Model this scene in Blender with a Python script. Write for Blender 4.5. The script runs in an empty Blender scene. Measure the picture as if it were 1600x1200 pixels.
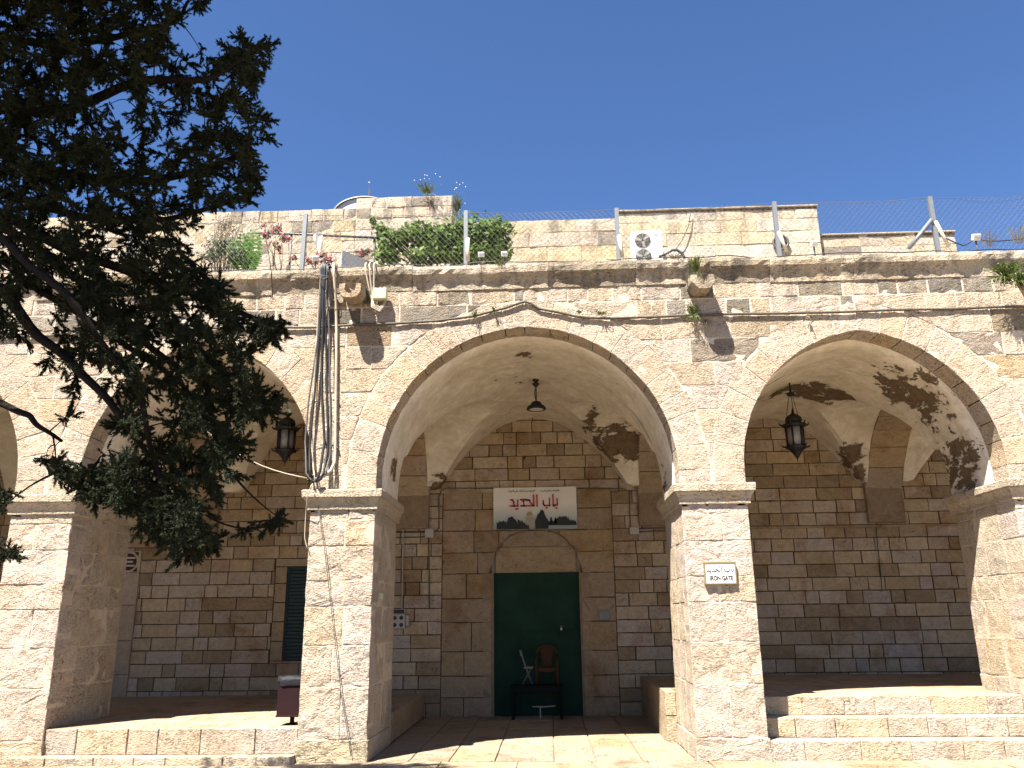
import bpy, math, random
import numpy as np
from mathutils import Vector, Matrix, noise as mnoise

R = math.radians
rng = random.Random(7)
nrs = np.random.RandomState(11)
S = bpy.context.scene
COL = S.collection

# ------------------------------------------------------------------ camera
CAM = Vector((0.0, -11.3, 1.7))
PITCH, YAW, ROLL, FPX = R(16.0), R(2.3), R(0.6), 1294.0
FW = Vector((-math.sin(YAW) * math.cos(PITCH), math.cos(YAW) * math.cos(PITCH), math.sin(PITCH)))
_rt = FW.cross(Vector((0, 0, 1))).normalized()
_up = _rt.cross(FW)
RT = math.cos(ROLL) * _rt - math.sin(ROLL) * _up
UP = math.sin(ROLL) * _rt + math.cos(ROLL) * _up
cd = bpy.data.cameras.new('camera')
cd.sensor_fit = 'HORIZONTAL'
cd.sensor_width = 36.0
cd.lens = FPX / 1600.0 * 36.0
cd.clip_end = 3000.0
cam = bpy.data.objects.new('camera', cd)
COL.objects.link(cam)
M = Matrix((RT, UP, -FW)).transposed().to_4x4()
M.translation = CAM
cam.matrix_world = M
S.camera = cam

# ------------------------------------------------------------------ sun, sky, exposure
SUN_EL, SUN_AZ = R(61.0), R(36.0)          # light travels to +x, +y (towards the facade) and down
sd = bpy.data.lights.new('sun', 'SUN')
sd.energy = 5.0
sd.angle = R(0.5)
sd.color = (1.0, 0.94, 0.85)
so = bpy.data.objects.new('sun', sd)
COL.objects.link(so)
ld = Vector((math.sin(SUN_AZ) * math.cos(SUN_EL), math.cos(SUN_AZ) * math.cos(SUN_EL), -math.sin(SUN_EL)))
so.rotation_euler = ld.to_track_quat('-Z', 'Y').to_euler()
so.location = (-8, -14, 25)

W = bpy.data.worlds.new('World')
S.world = W
W.use_nodes = True
wn = W.node_tree
bg = wn.nodes['Background']
sky = wn.nodes.new('ShaderNodeTexSky')
sky.sky_type = 'NISHITA'
sky.sun_disc = False
sky.sun_elevation = SUN_EL
sky.sun_rotation = math.pi + SUN_AZ
sky.altitude = 1500.0
sky.air_density = 0.8
sky.dust_density = 0.0
sky.ozone_density = 10.0
wn.links.new(sky.outputs['Color'], bg.inputs['Color'])
bg.inputs['Strength'].default_value = 0.055
S.view_settings.view_transform = 'Standard'
S.view_settings.look = 'None'
S.view_settings.gamma = 1.0
S.view_settings.use_curve_mapping = False
S.view_settings.exposure = 2.1
S.cycles.max_bounces = 12
S.cycles.diffuse_bounces = 7
S.cycles.use_denoising = True


def ray(px, py):
    return FW + (px - 800.0) / FPX * RT - (py - 600.0) / FPX * UP


def at(px, py, y):
    """the point of the vertical plane at depth y that the photograph shows at px, py"""
    d = ray(px, py)
    return CAM + d * ((y - CAM.y) / d.y)


def proj(p):
    d = Vector(p) - CAM
    z = d.dot(FW)
    if z < 0.05:
        return (-9e3, -9e3)
    return (800 + FPX * d.dot(RT) / z, 600 - FPX * d.dot(UP) / z)


# ------------------------------------------------------------------ materials
def new_mat(name):
    m = bpy.data.materials.new(name)
    m.use_nodes = True
    nt = m.node_tree
    return m, nt, nt.nodes, nt.links, nt.nodes['Principled BSDF']


def N(nodes, t, **kw):
    n = nodes.new(t)
    for k, v in kw.items():
        if k.startswith('i_'):
            n.inputs[k[2:].replace('_', ' ')].default_value = v
        else:
            setattr(n, k, v)
    return n


def mix(nt, kind, fac, a, b):
    n = nt.nodes.new('ShaderNodeMix')
    n.data_type = 'RGBA'
    n.blend_type = kind
    for sock, v in ((n.inputs[0], fac), (n.inputs[6], a), (n.inputs[7], b)):
        if hasattr(v, 'links'):
            nt.links.new(v, sock)
        else:
            sock.default_value = v if not isinstance(v, tuple) or len(v) == 4 else (*v, 1)
    return n.outputs[2]


def ramp(nt, src, p0, p1, c0=(0, 0, 0, 1), c1=(1, 1, 1, 1)):
    n = nt.nodes.new('ShaderNodeValToRGB')
    e = n.color_ramp.elements
    e[0].position, e[1].position = p0, p1
    e[0].color, e[1].color = c0, c1
    nt.links.new(src, n.inputs[0])
    return n.outputs[0]


def noise_tex(nt, vec, scale, detail=6.0, rough=0.6, dist=0.0):
    n = nt.nodes.new('ShaderNodeTexNoise')
    n.inputs['Scale'].default_value = scale
    n.inputs['Detail'].default_value = detail
    n.inputs['Roughness'].default_value = rough
    n.inputs['Distortion'].default_value = dist
    nt.links.new(vec, n.inputs['Vector'])
    return n.outputs['Fac']


def math_node(nt, op, a, b=None, clamp=False):
    n = nt.nodes.new('ShaderNodeMath')
    n.operation = op
    n.use_clamp = clamp
    for i, v in enumerate((a, b)):
        if v is None:
            continue
        if hasattr(v, 'links'):
            nt.links.new(v, n.inputs[i])
        else:
            n.inputs[i].default_value = v
    return n.outputs[0]


def stone_material(name, rough=1.0, pits=1.0, stain=(0.30, 0.20, 0.11), stain_amt=0.5, soot=0.0, zr=(5.5, 6.6), sth=(0.47, 0.64), fine=1.0):
    """limestone: the colour comes from the tint of each stone, grain, pits and stains are procedural"""
    m, nt, nd, lk, bs = new_mat(name)
    geo = nd.new('ShaderNodeNewGeometry')
    P = geo.outputs['Position']
    at_ = N(nd, 'ShaderNodeAttribute', attribute_name='tint')
    col = at_.outputs['Color']
    n1 = noise_tex(nt, P, 1.7, 5, 0.62, 0.4)
    n2 = noise_tex(nt, P, 9.0, 6, 0.65)
    n3 = noise_tex(nt, P, 46.0, 5, 0.7)
    col = mix(nt, 'MULTIPLY', 1.0, col, ramp(nt, n2, 0.25, 0.8, (0.78, 0.76, 0.73, 1), (1.13, 1.12, 1.1, 1)))
    col = mix(nt, 'MULTIPLY', 0.8, col, ramp(nt, n3, 0.2, 0.75, (0.72, 0.70, 0.66, 1), (1.14, 1.14, 1.14, 1)))
    sm = ramp(nt, n1, 0.5, 0.74)
    smf = math_node(nt, 'MULTIPLY', sm, stain_amt)
    col = mix(nt, 'MIX', smf, col, mix(nt, 'MULTIPLY', 1.0, col, (*[c / 0.36 for c in stain], 1)))
    # pits and tool marks
    mp = nd.new('ShaderNodeMapping')
    mp.inputs['Rotation'].default_value = (0.4, 0.9, 0.5)
    mp.inputs['Scale'].default_value = (1.0, 1.0, 1.9)
    lk.new(P, mp.inputs['Vector'])
    pit = noise_tex(nt, mp.outputs[0], 24.0, 4, 0.68, 0.5)
    pm = ramp(nt, pit, 0.30, 0.44)
    big = ramp(nt, noise_tex(nt, P, 3.1, 4, 0.6), 0.42, 0.62)
    pitmask = math_node(nt, 'MULTIPLY', math_node(nt, 'SUBTRACT', 1.0, pm), big)
    col = mix(nt, 'MIX', math_node(nt, 'MULTIPLY', pitmask, 0.75 * pits), col, mix(nt, 'MULTIPLY', 1.0, col, (0.42, 0.33, 0.23, 1)))
    if soot > 0:
        mp2 = nd.new('ShaderNodeMapping')
        mp2.inputs['Scale'].default_value = (3.4, 3.4, 0.8)
        lk.new(P, mp2.inputs['Vector'])
        s1 = noise_tex(nt, mp2.outputs[0], 1.0, 6, 0.7, 0.3)
        sx = nd.new('ShaderNodeSeparateXYZ')
        lk.new(P, sx.inputs[0])
        zz = nd.new('ShaderNodeMapRange')
        zz.inputs[1].default_value, zz.inputs[2].default_value = zr
        lk.new(sx.outputs[2], zz.inputs[0])
        f = math_node(nt, 'MULTIPLY', ramp(nt, s1, *sth), zz.outputs[0])
        f = math_node(nt, 'MULTIPLY', f, soot)
        col = mix(nt, 'MIX', f, col, (0.085, 0.076, 0.066, 1))
    lk.new(col, bs.inputs['Base Color'])
    bs.inputs['Roughness'].default_value = 0.92
    bs.inputs['Specular IOR Level'].default_value = 0.2
    h = math_node(nt, 'ADD', math_node(nt, 'MULTIPLY', n2, 1.2), math_node(nt, 'MULTIPLY', n3, 0.45 * fine))
    h = math_node(nt, 'ADD', h, math_node(nt, 'MULTIPLY', math_node(nt, 'MULTIPLY', pitmask, -1.1), pits))
    tool = noise_tex(nt, mp.outputs[0], 30.0, 3, 0.6, 0.35)
    h = math_node(nt, 'ADD', h, math_node(nt, 'MULTIPLY', tool, 0.9))
    bp = nd.new('ShaderNodeBump')
    bp.inputs['Strength'].default_value = 1.0
    bp.inputs['Distance'].default_value = 0.042 * rough
    lk.new(h, bp.inputs['Height'])
    lk.new(bp.outputs[0], bs.inputs['Normal'])
    return m


def plain(name, col, rough=0.6, metal=0.0, var=0.25, scale=14.0, bump=0.0, spec=0.4):
    m, nt, nd, lk, bs = new_mat(name)
    geo = nd.new('ShaderNodeNewGeometry')
    n = noise_tex(nt, geo.outputs['Position'], scale, 6, 0.65)
    c = mix(nt, 'MULTIPLY', 1.0, (*col, 1), ramp(nt, n, 0.25, 0.75, (1 - var,) * 3 + (1,), (1 + var * 0.6,) * 3 + (1,)))
    lk.new(c, bs.inputs['Base Color'])
    bs.inputs['Roughness'].default_value = rough
    bs.inputs['Metallic'].default_value = metal
    bs.inputs['Specular IOR Level'].default_value = spec
    if bump:
        bp = nd.new('ShaderNodeBump')
        bp.inputs['Distance'].default_value = bump
        bp.inputs['Strength'].default_value = 1.0
        lk.new(noise_tex(nt, geo.outputs['Position'], scale * 2.2, 6, 0.65), bp.inputs['Height'])
        lk.new(bp.outputs[0], bs.inputs['Normal'])
    return m


def worn_paint(name, col, under, amt=0.6, scale=9.0, rough=0.5):
    m, nt, nd, lk, bs = new_mat(name)
    geo = nd.new('ShaderNodeNewGeometry')
    P = geo.outputs['Position']
    a = noise_tex(nt, P, scale, 8, 0.75)
    b = noise_tex(nt, P, 2.1, 4, 0.6)
    c = mix(nt, 'MULTIPLY', 1.0, (*col, 1), ramp(nt, b, 0.3, 0.7, (0.7, 0.7, 0.7, 1), (1.25, 1.25, 1.25, 1)))
    c = mix(nt, 'MIX', ramp(nt, a, 0.78 - amt * 0.2, 0.82 - amt * 0.15), c, (*under, 1))
    lk.new(c, bs.inputs['Base Color'])
    bs.inputs['Roughness'].default_value = rough
    bs.inputs['Specular IOR Level'].default_value = 0.15
    return m


def leaf_mat(name, col, col2, trans=0.25, rough=0.55):
    m, nt, nd, lk, bs = new_mat(name)
    geo = nd.new('ShaderNodeNewGeometry')
    f = noise_tex(nt, geo.outputs['Position'], 7.0, 4, 0.7)
    rnd = math_node(nt, 'ADD', math_node(nt, 'MULTIPLY', geo.outputs['Random Per Island'], 0.6), math_node(nt, 'MULTIPLY', f, 0.5))
    c = mix(nt, 'MIX', rnd, (*col, 1), (*col2, 1))
    lk.new(c, bs.inputs['Base Color'])
    bs.inputs['Roughness'].default_value = rough
    bs.inputs['Specular IOR Level'].default_value = 0.12
    if trans:
        tr = nd.new('ShaderNodeBsdfTranslucent')
        lk.new(c, tr.inputs['Color'])
        ms = nd.new('ShaderNodeMixShader')
        ms.inputs[0].default_value = trans
        lk.new(bs.outputs[0], ms.inputs[1])
        lk.new(tr.outputs[0], ms.inputs[2])
        lk.new(ms.outputs[0], nd['Material Output'].inputs['Surface'])
    return m


def plaster_material(name, patches):
    """whitewashed vault plaster; where it has fallen off (patches, noise edges) the brown bedding shows"""
    m, nt, nd, lk, bs = new_mat(name)
    geo = nd.new('ShaderNodeNewGeometry')
    P = geo.outputs['Position']
    n2 = noise_tex(nt, P, 2.6, 6, 0.68, 0.5)
    n3 = noise_tex(nt, P, 9.0, 7, 0.7)
    col = mix(nt, 'MULTIPLY', 1.0, (0.64, 0.59, 0.51, 1), ramp(nt, n2, 0.3, 0.7, (0.74, 0.70, 0.64, 1), (1.1, 1.1, 1.08, 1)))
    col = mix(nt, 'MULTIPLY', 1.0, col, ramp(nt, n3, 0.25, 0.6, (0.85, 0.83, 0.8, 1), (1.05, 1.05, 1.05, 1)))
    tot = None
    for (c, r, s) in patches:
        mpn = nd.new('ShaderNodeMapping')
        mpn.vector_type = 'POINT'
        mpn.inputs['Location'].default_value = [-c[i] / s[i] for i in range(3)]
        mpn.inputs['Scale'].default_value = [1 / v for v in s]
        lk.new(P, mpn.inputs['Vector'])
        ln = nd.new('ShaderNodeVectorMath')
        ln.operation = 'LENGTH'
        lk.new(mpn.outputs[0], ln.inputs[0])
        v = math_node(nt, 'SUBTRACT', 1.0, ln.outputs['Value'], True)
        v = math_node(nt, 'MULTIPLY', v, 1.5, True)
        v = math_node(nt, 'MULTIPLY', v, r)
        tot = v if tot is None else math_node(nt, 'MAXIMUM', tot, v)
    mp = nd.new('ShaderNodeMapping')
    mp.inputs['Scale'].default_value = (1, 1, 2.2)
    lk.new(P, mp.inputs['Vector'])
    nn = noise_tex(nt, mp.outputs[0], 3.0, 10, 0.70, 0.3)
    v = math_node(nt, 'ADD', nn, math_node(nt, 'MULTIPLY', tot, 0.31))
    msk = ramp(nt, v, 0.70, 0.725)
    edge = ramp(nt, v, 0.60, 0.72)
    col = mix(nt, 'MULTIPLY', math_node(nt, 'MULTIPLY', edge, 0.5), col, (0.72, 0.66, 0.58, 1))
    brown = mix(nt, 'MULTIPLY', 1.0, (0.14, 0.098, 0.06, 1), ramp(nt, n3, 0.3, 0.7, (0.6, 0.58, 0.55, 1), (1.3, 1.3, 1.3, 1)))
    col = mix(nt, 'MIX', msk, col, brown)
    lk.new(col, bs.inputs['Base Color'])
    bs.inputs['Roughness'].default_value = 0.95
    bs.inputs['Specular IOR Level'].default_value = 0.15
    h = math_node(nt, 'ADD', math_node(nt, 'MULTIPLY', n3, 0.5), math_node(nt, 'MULTIPLY', msk, -1.2))
    bp = nd.new('ShaderNodeBump')
    bp.inputs['Distance'].default_value = 0.02
    lk.new(h, bp.inputs['Height'])
    lk.new(bp.outputs[0], bs.inputs['Normal'])
    return m


# ------------------------------------------------------------------ object helpers
def tag(o, label=None, cat=None, group=None, kind=None):
    if label:
        o['label'] = label
    if cat:
        o['category'] = cat
    if group:
        o['group'] = group
    if kind:
        o['kind'] = kind
    return o


def empty(name, loc, label=None, cat=None, group=None, kind=None, rz=0.0):
    o = bpy.data.objects.new(name, None)
    o.empty_display_size = 0.1
    COL.objects.link(o)
    o.location = loc
    o.rotation_euler = (0, 0, rz)
    return tag(o, label, cat, group, kind)


def link_mesh(name, me, parent=None, loc=None):
    o = bpy.data.objects.new(name, me)
    COL.objects.link(o)
    if parent is not None:
        o.parent = parent
    if loc is not None:
        o.location = loc
    return o


class MB:
    """collects vertices and faces in the coordinates of the object's parent"""

    def __init__(s):
        s.v, s.f, s.m, s.sm, s.c = [], [], [], [], []

    def add(s, vs, fs, mi=0, smooth=False, tint=None):
        b = len(s.v)
        s.v += [tuple(p) for p in vs]
        s.f += [tuple(i + b for i in f) for f in fs]
        s.m += [mi] * len(fs)
        s.sm += [smooth] * len(fs)
        s.c += [tint or (0.4, 0.33, 0.24)] * len(vs)

    def box(s, a, b, mi=0, bev=0.0, tint=None, rot=None, org=None):
        (x0, y0, z0), (x1, y1, z1) = a, b
        if bev <= 0:
            vs = [(x0, y0, z0), (x1, y0, z0), (x1, y1, z0), (x0, y1, z0), (x0, y0, z1), (x1, y0, z1), (x1, y1, z1), (x0, y1, z1)]
            fs = [(0, 3, 2, 1), (4, 5, 6, 7), (0, 1, 5, 4), (1, 2, 6, 5), (2, 3, 7, 6), (3, 0, 4, 7)]
        else:
            vs, fs, idx = [], [], {}
            for ix, (xa, xb) in enumerate(((x0, x0 + bev), (x1, x1 - bev))):
                for iy, (ya, yb) in enumerate(((y0, y0 + bev), (y1, y1 - bev))):
                    for iz, (za, zb) in enumerate(((z0, z0 + bev), (z1, z1 - bev))):
                        for k, p in enumerate(((xa, yb, zb), (xb, ya, zb), (xb, yb, za))):
                            idx[ix, iy, iz, k] = len(vs)
                            vs.append(p)
            g = lambda x, y, z, k: idx[x, y, z, k]
            for x in (0, 1):
                q = [g(x, 0, 0, 0), g(x, 0, 1, 0), g(x, 1, 1, 0), g(x, 1, 0, 0)]
                fs.append(tuple(q if x == 0 else q[::-1]))
            for y in (0, 1):
                q = [g(0, y, 0, 1), g(1, y, 0, 1), g(1, y, 1, 1), g(0, y, 1, 1)]
                fs.append(tuple(q if y == 0 else q[::-1]))
            for z in (0, 1):
                q = [g(0, 0, z, 2), g(0, 1, z, 2), g(1, 1, z, 2), g(1, 0, z, 2)]
                fs.append(tuple(q if z == 0 else q[::-1]))
            for i in (0, 1):
                for j in (0, 1):
                    fs.append((g(i, j, 0, 0), g(i, j, 1, 0), g(i, j, 1, 1), g(i, j, 0, 1)))
                    fs.append((g(i, 0, j, 0), g(i, 1, j, 0), g(i, 1, j, 2), g(i, 0, j, 2)))
                    fs.append((g(0, i, j, 1), g(1, i, j, 1), g(1, i, j, 2), g(0, i, j, 2)))
                    for k in (0, 1):
                        fs.append((g(i, j, k, 0), g(i, j, k, 1), g(i, j, k, 2)))
        if rot is not None:
            o = Vector(org if org is not None else [(a[i] + b[i]) / 2 for i in range(3)])
            vs = [rot @ (Vector(p) - o) + o for p in vs]
        s.add(vs, fs, mi, False, tint)

    def tube(s, pts, r, n=6, mi=0, caps=True, smooth=True):
        pts = [Vector(p) for p in pts]
        rs = r if isinstance(r, (list, tuple)) else [r] * len(pts)
        vs, fs = [], []
        prev = None
        for i, p in enumerate(pts):
            t = (pts[min(i + 1, len(pts) - 1)] - pts[max(i - 1, 0)])
            if t.length < 1e-9:
                t = Vector((0, 0, 1))
            t.normalize()
            if prev is None:
                a = Vector((0, 0, 1)) if abs(t.z) < 0.9 else Vector((1, 0, 0))
                u = t.cross(a).normalized()
            else:
                u = (prev - t * prev.dot(t))
                u = u.normalized() if u.length > 1e-6 else t.orthogonal().normalized()
            prev = u
            w = t.cross(u)
            for k in range(n):
                an = 2 * math.pi * k / n
                vs.append(p + (u * math.cos(an) + w * math.sin(an)) * rs[i])
        for i in range(len(pts) - 1):
            for k in range(n):
                k2 = (k + 1) % n
                fs.append((i * n + k, i * n + k2, (i + 1) * n + k2, (i + 1) * n + k))
        if caps:
            fs.append(tuple(range(n))[::-1])
            fs.append(tuple((len(pts) - 1) * n + k for k in range(n)))
        s.add(vs, fs, mi, smooth)

    def lathe(s, prof, o=(0, 0, 0), n=16, mi=0, smooth=True, ph=0.0):
        """prof: list of (radius, z)"""
        vs, fs = [], []
        for (r, z) in prof:
            for k in range(n):
                a = 2 * math.pi * k / n + ph
                vs.append((o[0] + r * math.cos(a), o[1] + r * math.sin(a), o[2] + z))
        for i in range(len(prof) - 1):
            for k in range(n):
                k2 = (k + 1) % n
                fs.append((i * n + k, i * n + k2, (i + 1) * n + k2, (i + 1) * n + k))
        fs.append(tuple(range(n))[::-1])
        fs.append(tuple((len(prof) - 1) * n + k for k in range(n)))
        s.add(vs, fs, mi, smooth)

    def prism(s, poly, O, U, V, Nv, d, mi=0, tint=None):
        """polygon in (U, V) at O, thickness d towards -Nv"""
        O, U, V, Nv = Vector(O), Vector(U), Vector(V), Vector(Nv)
        n = len(poly)
        vs = [O + U * a + V * b for a, b in poly] + [O + U * a + V * b - Nv * d for a, b in poly]
        fs = [tuple(range(n)), tuple(range(2 * n - 1, n - 1, -1))]
        fs += [(i, i + n, (i + 1) % n + n, (i + 1) % n) for i in range(n)]
        s.add(vs, fs, mi, False, tint)

    def mesh(s, name, mats):
        me = bpy.data.meshes.new(name)
        me.from_pydata(s.v, [], s.f)
        for m in (mats if isinstance(mats, (list, tuple)) else [mats]):
            me.materials.append(m)
        me.polygons.foreach_set('material_index', s.m)
        me.polygons.foreach_set('use_smooth', s.sm)
        a = me.color_attributes.new('tint', 'FLOAT_COLOR', 'POINT')
        a.data.foreach_set('color', np.hstack([np.array(s.c, np.float32).reshape(-1, 3), np.ones((len(s.v), 1), np.float32)]).ravel())
        me.update()
        return me

    def build(s, name, mats, parent=None, loc=None):
        return link_mesh(name, s.mesh(name, mats), parent, loc)


def obj_box(name, a, b, mat, parent=None, bev=0.0, loc=None, tint=None):
    m = MB()
    m.box(a, b, 0, bev, tint)
    return m.build(name, mat, parent, loc)


# ------------------------------------------------------------------ stones
def subdiv(poly, seg):
    out = []
    n = len(poly)
    for i in range(n):
        a, b = poly[i], poly[(i + 1) % n]
        L = math.hypot(b[0] - a[0], b[1] - a[1])
        k = max(1, int(round(L / seg)))
        for j in range(k):
            t = j / k
            out.append((a[0] + (b[0] - a[0]) * t, a[1] + (b[1] - a[1]) * t))
    return out


def stone(poly, O, U, V, Nv, depth=0.1, rough=0.012, bev=0.012, seg=0.12, rings=(0.86, 0.5), jit=0.006, bulge=0.006, shift=0.006):
    """one dressed stone: an outline in (U, V), its face proud and uneven along Nv; returns verts, faces"""
    O, U, V, Nv = Vector(O), Vector(U), Vector(V), Vector(Nv)
    P = subdiv(poly, seg)
    n = len(P)
    cx = sum(p[0] for p in P) / n
    cy = sum(p[1] for p in P) / n
    sh = rng.uniform(-shift, shift)
    sx, sy = rng.uniform(-shift, shift), rng.uniform(-shift, shift)
    off = rng.uniform(0, 90)
    Q = []
    for (a, b) in P:
        w = O + U * a + V * b
        j = mnoise.noise(w * 6.0 + Vector((off, 0, 0)))
        d = math.hypot(a - cx, b - cy) or 1e-6
        Q.append((a + (a - cx) / d * jit * (j * 2 - 0.3), b + (b - cy) / d * jit * (j * 2 - 0.3)))
    hw = max(abs(p[0] - cx) for p in P) or 1
    hh = max(abs(p[1] - cy) for p in P) or 1

    def put(a, b, nz):
        w = O + U * a + V * b
        k = mnoise.noise(w * 5.0 + Vector((0, off, 0))) * 0.7 + mnoise.noise(w * 13.0 + Vector((0, off, 3))) * 0.5
        return w + Nv * (nz + sh + sx * (a - cx) / hw + sy * (b - cy) / hh + rough * k)

    vs = []
    for (a, b) in Q:
        vs.append(O + U * a + V * b - Nv * depth)
    for (a, b) in Q:
        vs.append(put(a, b, -bev))
    R_ = []
    for (a, b) in Q:
        d = math.hypot(cx - a, cy - b) or 1e-6
        t = min(0.35, bev * 0.9 / d)
        R_.append((a + (cx - a) * t, b + (cy - b) * t))
    for (a, b) in R_:
        vs.append(put(a, b, 0.0))
    for s_ in rings:
        for (a, b) in R_:
            vs.append(put(cx + (a - cx) * s_, cy + (b - cy) * s_, bulge * (1 - s_)))
    vs.append(put(cx, cy, bulge))
    fs = []
    L = 3 + len(rings)
    for r in range(L - 1):
        for i in range(n):
            i2 = (i + 1) % n
            fs.append((r * n + i, r * n + i2, (r + 1) * n + i2, (r + 1) * n + i))
    c = L * n
    for i in range(n):
        fs.append(((L - 1) * n + i, (L - 1) * n + (i + 1) % n, c))
    return vs, fs


class Stones:
    """a set of stones that are parts of one thing: the largest in view become objects, the rest one joined part"""

    def __init__(s, parent, mat, name='stone', limit=290, inv=None):
        s.p, s.mat, s.name, s.limit, s.rec = parent, mat, name, limit, []

    def add(s, vf, tint, w=None):
        vs, fs = vf
        if w is None:
            q = [proj(p) for p in vs[:: max(1, len(vs) // 10)]]
            xs, ys = [a[0] for a in q], [a[1] for a in q]
            x0, x1 = max(min(xs), 0), min(max(xs), 1600)
            y0, y1 = max(min(ys), 0), min(max(ys), 1200)
            w = max(0, x1 - x0) * max(0, y1 - y0)
        s.rec.append((w, vs, fs, tint))

    def finish(s, rest=None):
        s.rec.sort(key=lambda r: -r[0])
        org = s.p.matrix_world.translation if s.p is not None else Vector()
        base = Vector()
        q = s.p
        while q is not None:
            base = base + q.location
            q = q.parent
        for (w, vs, fs, tint) in s.rec[:s.limit]:
            m = MB()
            m.add([Vector(v) - base for v in vs], fs, 0, False, tint)
            m.build(s.name, s.mat, s.p)
        if len(s.rec) > s.limit:
            m = MB()
            for (w, vs, fs, tint) in s.rec[s.limit:]:
                m.add([Vector(v) - base for v in vs], fs, 0, False, tint)
            o = m.build(rest or s.name + '_field', s.mat, s.p)
            o['kind'] = 'stuff'


X, Y, Z = Vector((1, 0, 0)), Vector((0, 1, 0)), Vector((0, 0, 1))


def vary(c, a=0.08, warm=0.05):
    k = 1 + rng.uniform(-a, a)
    w = rng.uniform(-warm, warm)
    return (c[0] * k * (1 + w * 0.3), c[1] * k, c[2] * k * (1 - w * 1.3))
# ------------------------------------------------------------------ layout of the arcade (metres; facade is the plane y = 0)
ZS = 3.47                                   # springing of the arches = top of the capitals
PIERS = [(-11.6, -10.9), (-7.47, -6.58), (-3.25, -2.35), (1.82, 2.71), (6.22, 7.15), (10.7, 11.6)]
APEX = [5.70, 5.72, 5.80, 5.63, 5.65]
YB = 1.65                                   # back of the arcade wall
YR = 5.13                                   # face of the gallery's rear wall
RING = 0.41
XL, XR = -13.0, 13.0
ZTOP = 6.40                                 # underside of the cornice
ZROOF = 6.79


STILT = 0.2


class Arch:
    def __init__(s, x0, x1, apex):
        s.x0, s.x1, s.xc = x0, x1, (x0 + x1) / 2
        s.zs = ZS + STILT
        s.a, s.h = (x1 - x0) / 2, apex - s.zs
        s.c = (s.h ** 2 - s.a ** 2) / (2 * s.a)
        s.R = s.a + s.c

    def top(s, x, t=0.0):
        """height of the curve (t outside the intrados) at x, None beside it"""
        d = abs(x - s.xc) + s.c
        r = s.R + t
        if d >= r:
            return None
        return s.zs + math.sqrt(r * r - d * d)

    def phi_max(s, t=0.0):
        return math.acos(s.c / (s.R + t))

    def pt(s, side, phi, t=0.0):
        """phi 0 at the springing; side -1 left, 1 right"""
        r = s.R + t
        return (s.xc + side * (r * math.cos(phi) - s.c), s.zs + r * math.sin(phi))

    def line(s, n=20, t=0.0):
        pm = s.phi_max(t)
        L = [s.pt(-1, pm * i / n, t) for i in range(n + 1)]
        L += [s.pt(1, pm * i / n, t) for i in range(n - 1, -1, -1)]
        return [(L[0][0], ZS)] + L + [(L[-1][0], ZS)]


VAULT_X = {4: (6.90, 10.7)}
ARCHES = [Arch(PIERS[i][1], PIERS[i + 1][0], APEX[i]) for i in range(5)]

FAC = (0.48, 0.402, 0.322)
GREY = (0.19, 0.17, 0.145)
M_fac = stone_material('facade_limestone', 1.0, 1.0, stain_amt=0.35, soot=0.7)
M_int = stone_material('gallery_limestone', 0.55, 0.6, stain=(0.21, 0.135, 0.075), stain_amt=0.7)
M_roofwall = stone_material('roof_wall_limestone', 0.9, 0.9, stain=(0.30, 0.20, 0.11), stain_amt=0.35, soot=0.75, zr=(10.3, 12.2), sth=(0.50, 0.62))
M_pave = stone_material('paving_limestone', 0.45, 1.0, stain=(0.20, 0.14, 0.085), stain_amt=0.75)
M_mortar = stone_material('pale_lime_mortar', 0.5, 0.3, stain_amt=0.2, soot=0.3)
M_dark_mortar = stone_material('dark_earth_mortar', 0.5, 0.4, stain_amt=0.3)

# ---- ground
gm = MB()
gm.add([(-400, -400, -0.012), (400, -400, -0.012), (400, 400, -0.012), (-400, 400, -0.012)], [(0, 1, 2, 3)], 0, False, (0.29, 0.245, 0.185))
ground = gm.build('ground', M_pave)
tag(ground, kind='structure')


def paving(x0, x1, y0, y1, z, parent, cw=0.62, cl=0.85, tint=(0.30, 0.245, 0.175), limit=290):
    st = Stones(parent, M_pave, 'slab', limit)
    x = x0
    while x < x1 - 0.1:
        w = min(cw * rng.uniform(0.8, 1.25), x1 - x)
        if x1 - x - w < 0.25:
            w = x1 - x
        y = y0
        while y < y1 - 0.05:
            l = min(cl * rng.uniform(0.6, 1.4), y1 - y)
            if y1 - y - l < 0.25:
                l = y1 - y
            g = 0.006
            st.add(stone([(g, g), (w - g, g), (w - g, l - g), (g, l - g)], (x, y, z - rng.uniform(0.002, 0.008)), X, Y, Z, 0.03, 0.006, 0.008, 0.3, (0.5,), 0.006, 0.0, 0.002),
                   vary(tint, 0.12, 0.08))
            y += l
        x += w
    return st


p = paving(-9.5, 9.5, -1.4, 0.02, 0.012, ground, 0.8, 0.7, (0.30, 0.245, 0.175))
p2 = paving(-2.33, 1.80, 0.03, 5.2, 0.014, ground)
p.rec += p2.rec
p.finish()

# ---- the arcade: one thing
arcade = empty('stone_arcade', (0, 0, 0), 'long pale limestone arcade of pointed arches on square piers', 'arcade')

# mortar core of the front: everything above the arches and between them
xs = [XL, XR]
for a in ARCHES:
    xs += [q[0] for q in a.line(22)]
xs = sorted(set(round(v, 4) for v in xs))


def under(x, t=0.0):
    z = None
    for a in ARCHES:
        q = a.top(x, t)
        if q is not None:
            z = q if z is None else max(z, q)
    return z


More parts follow.
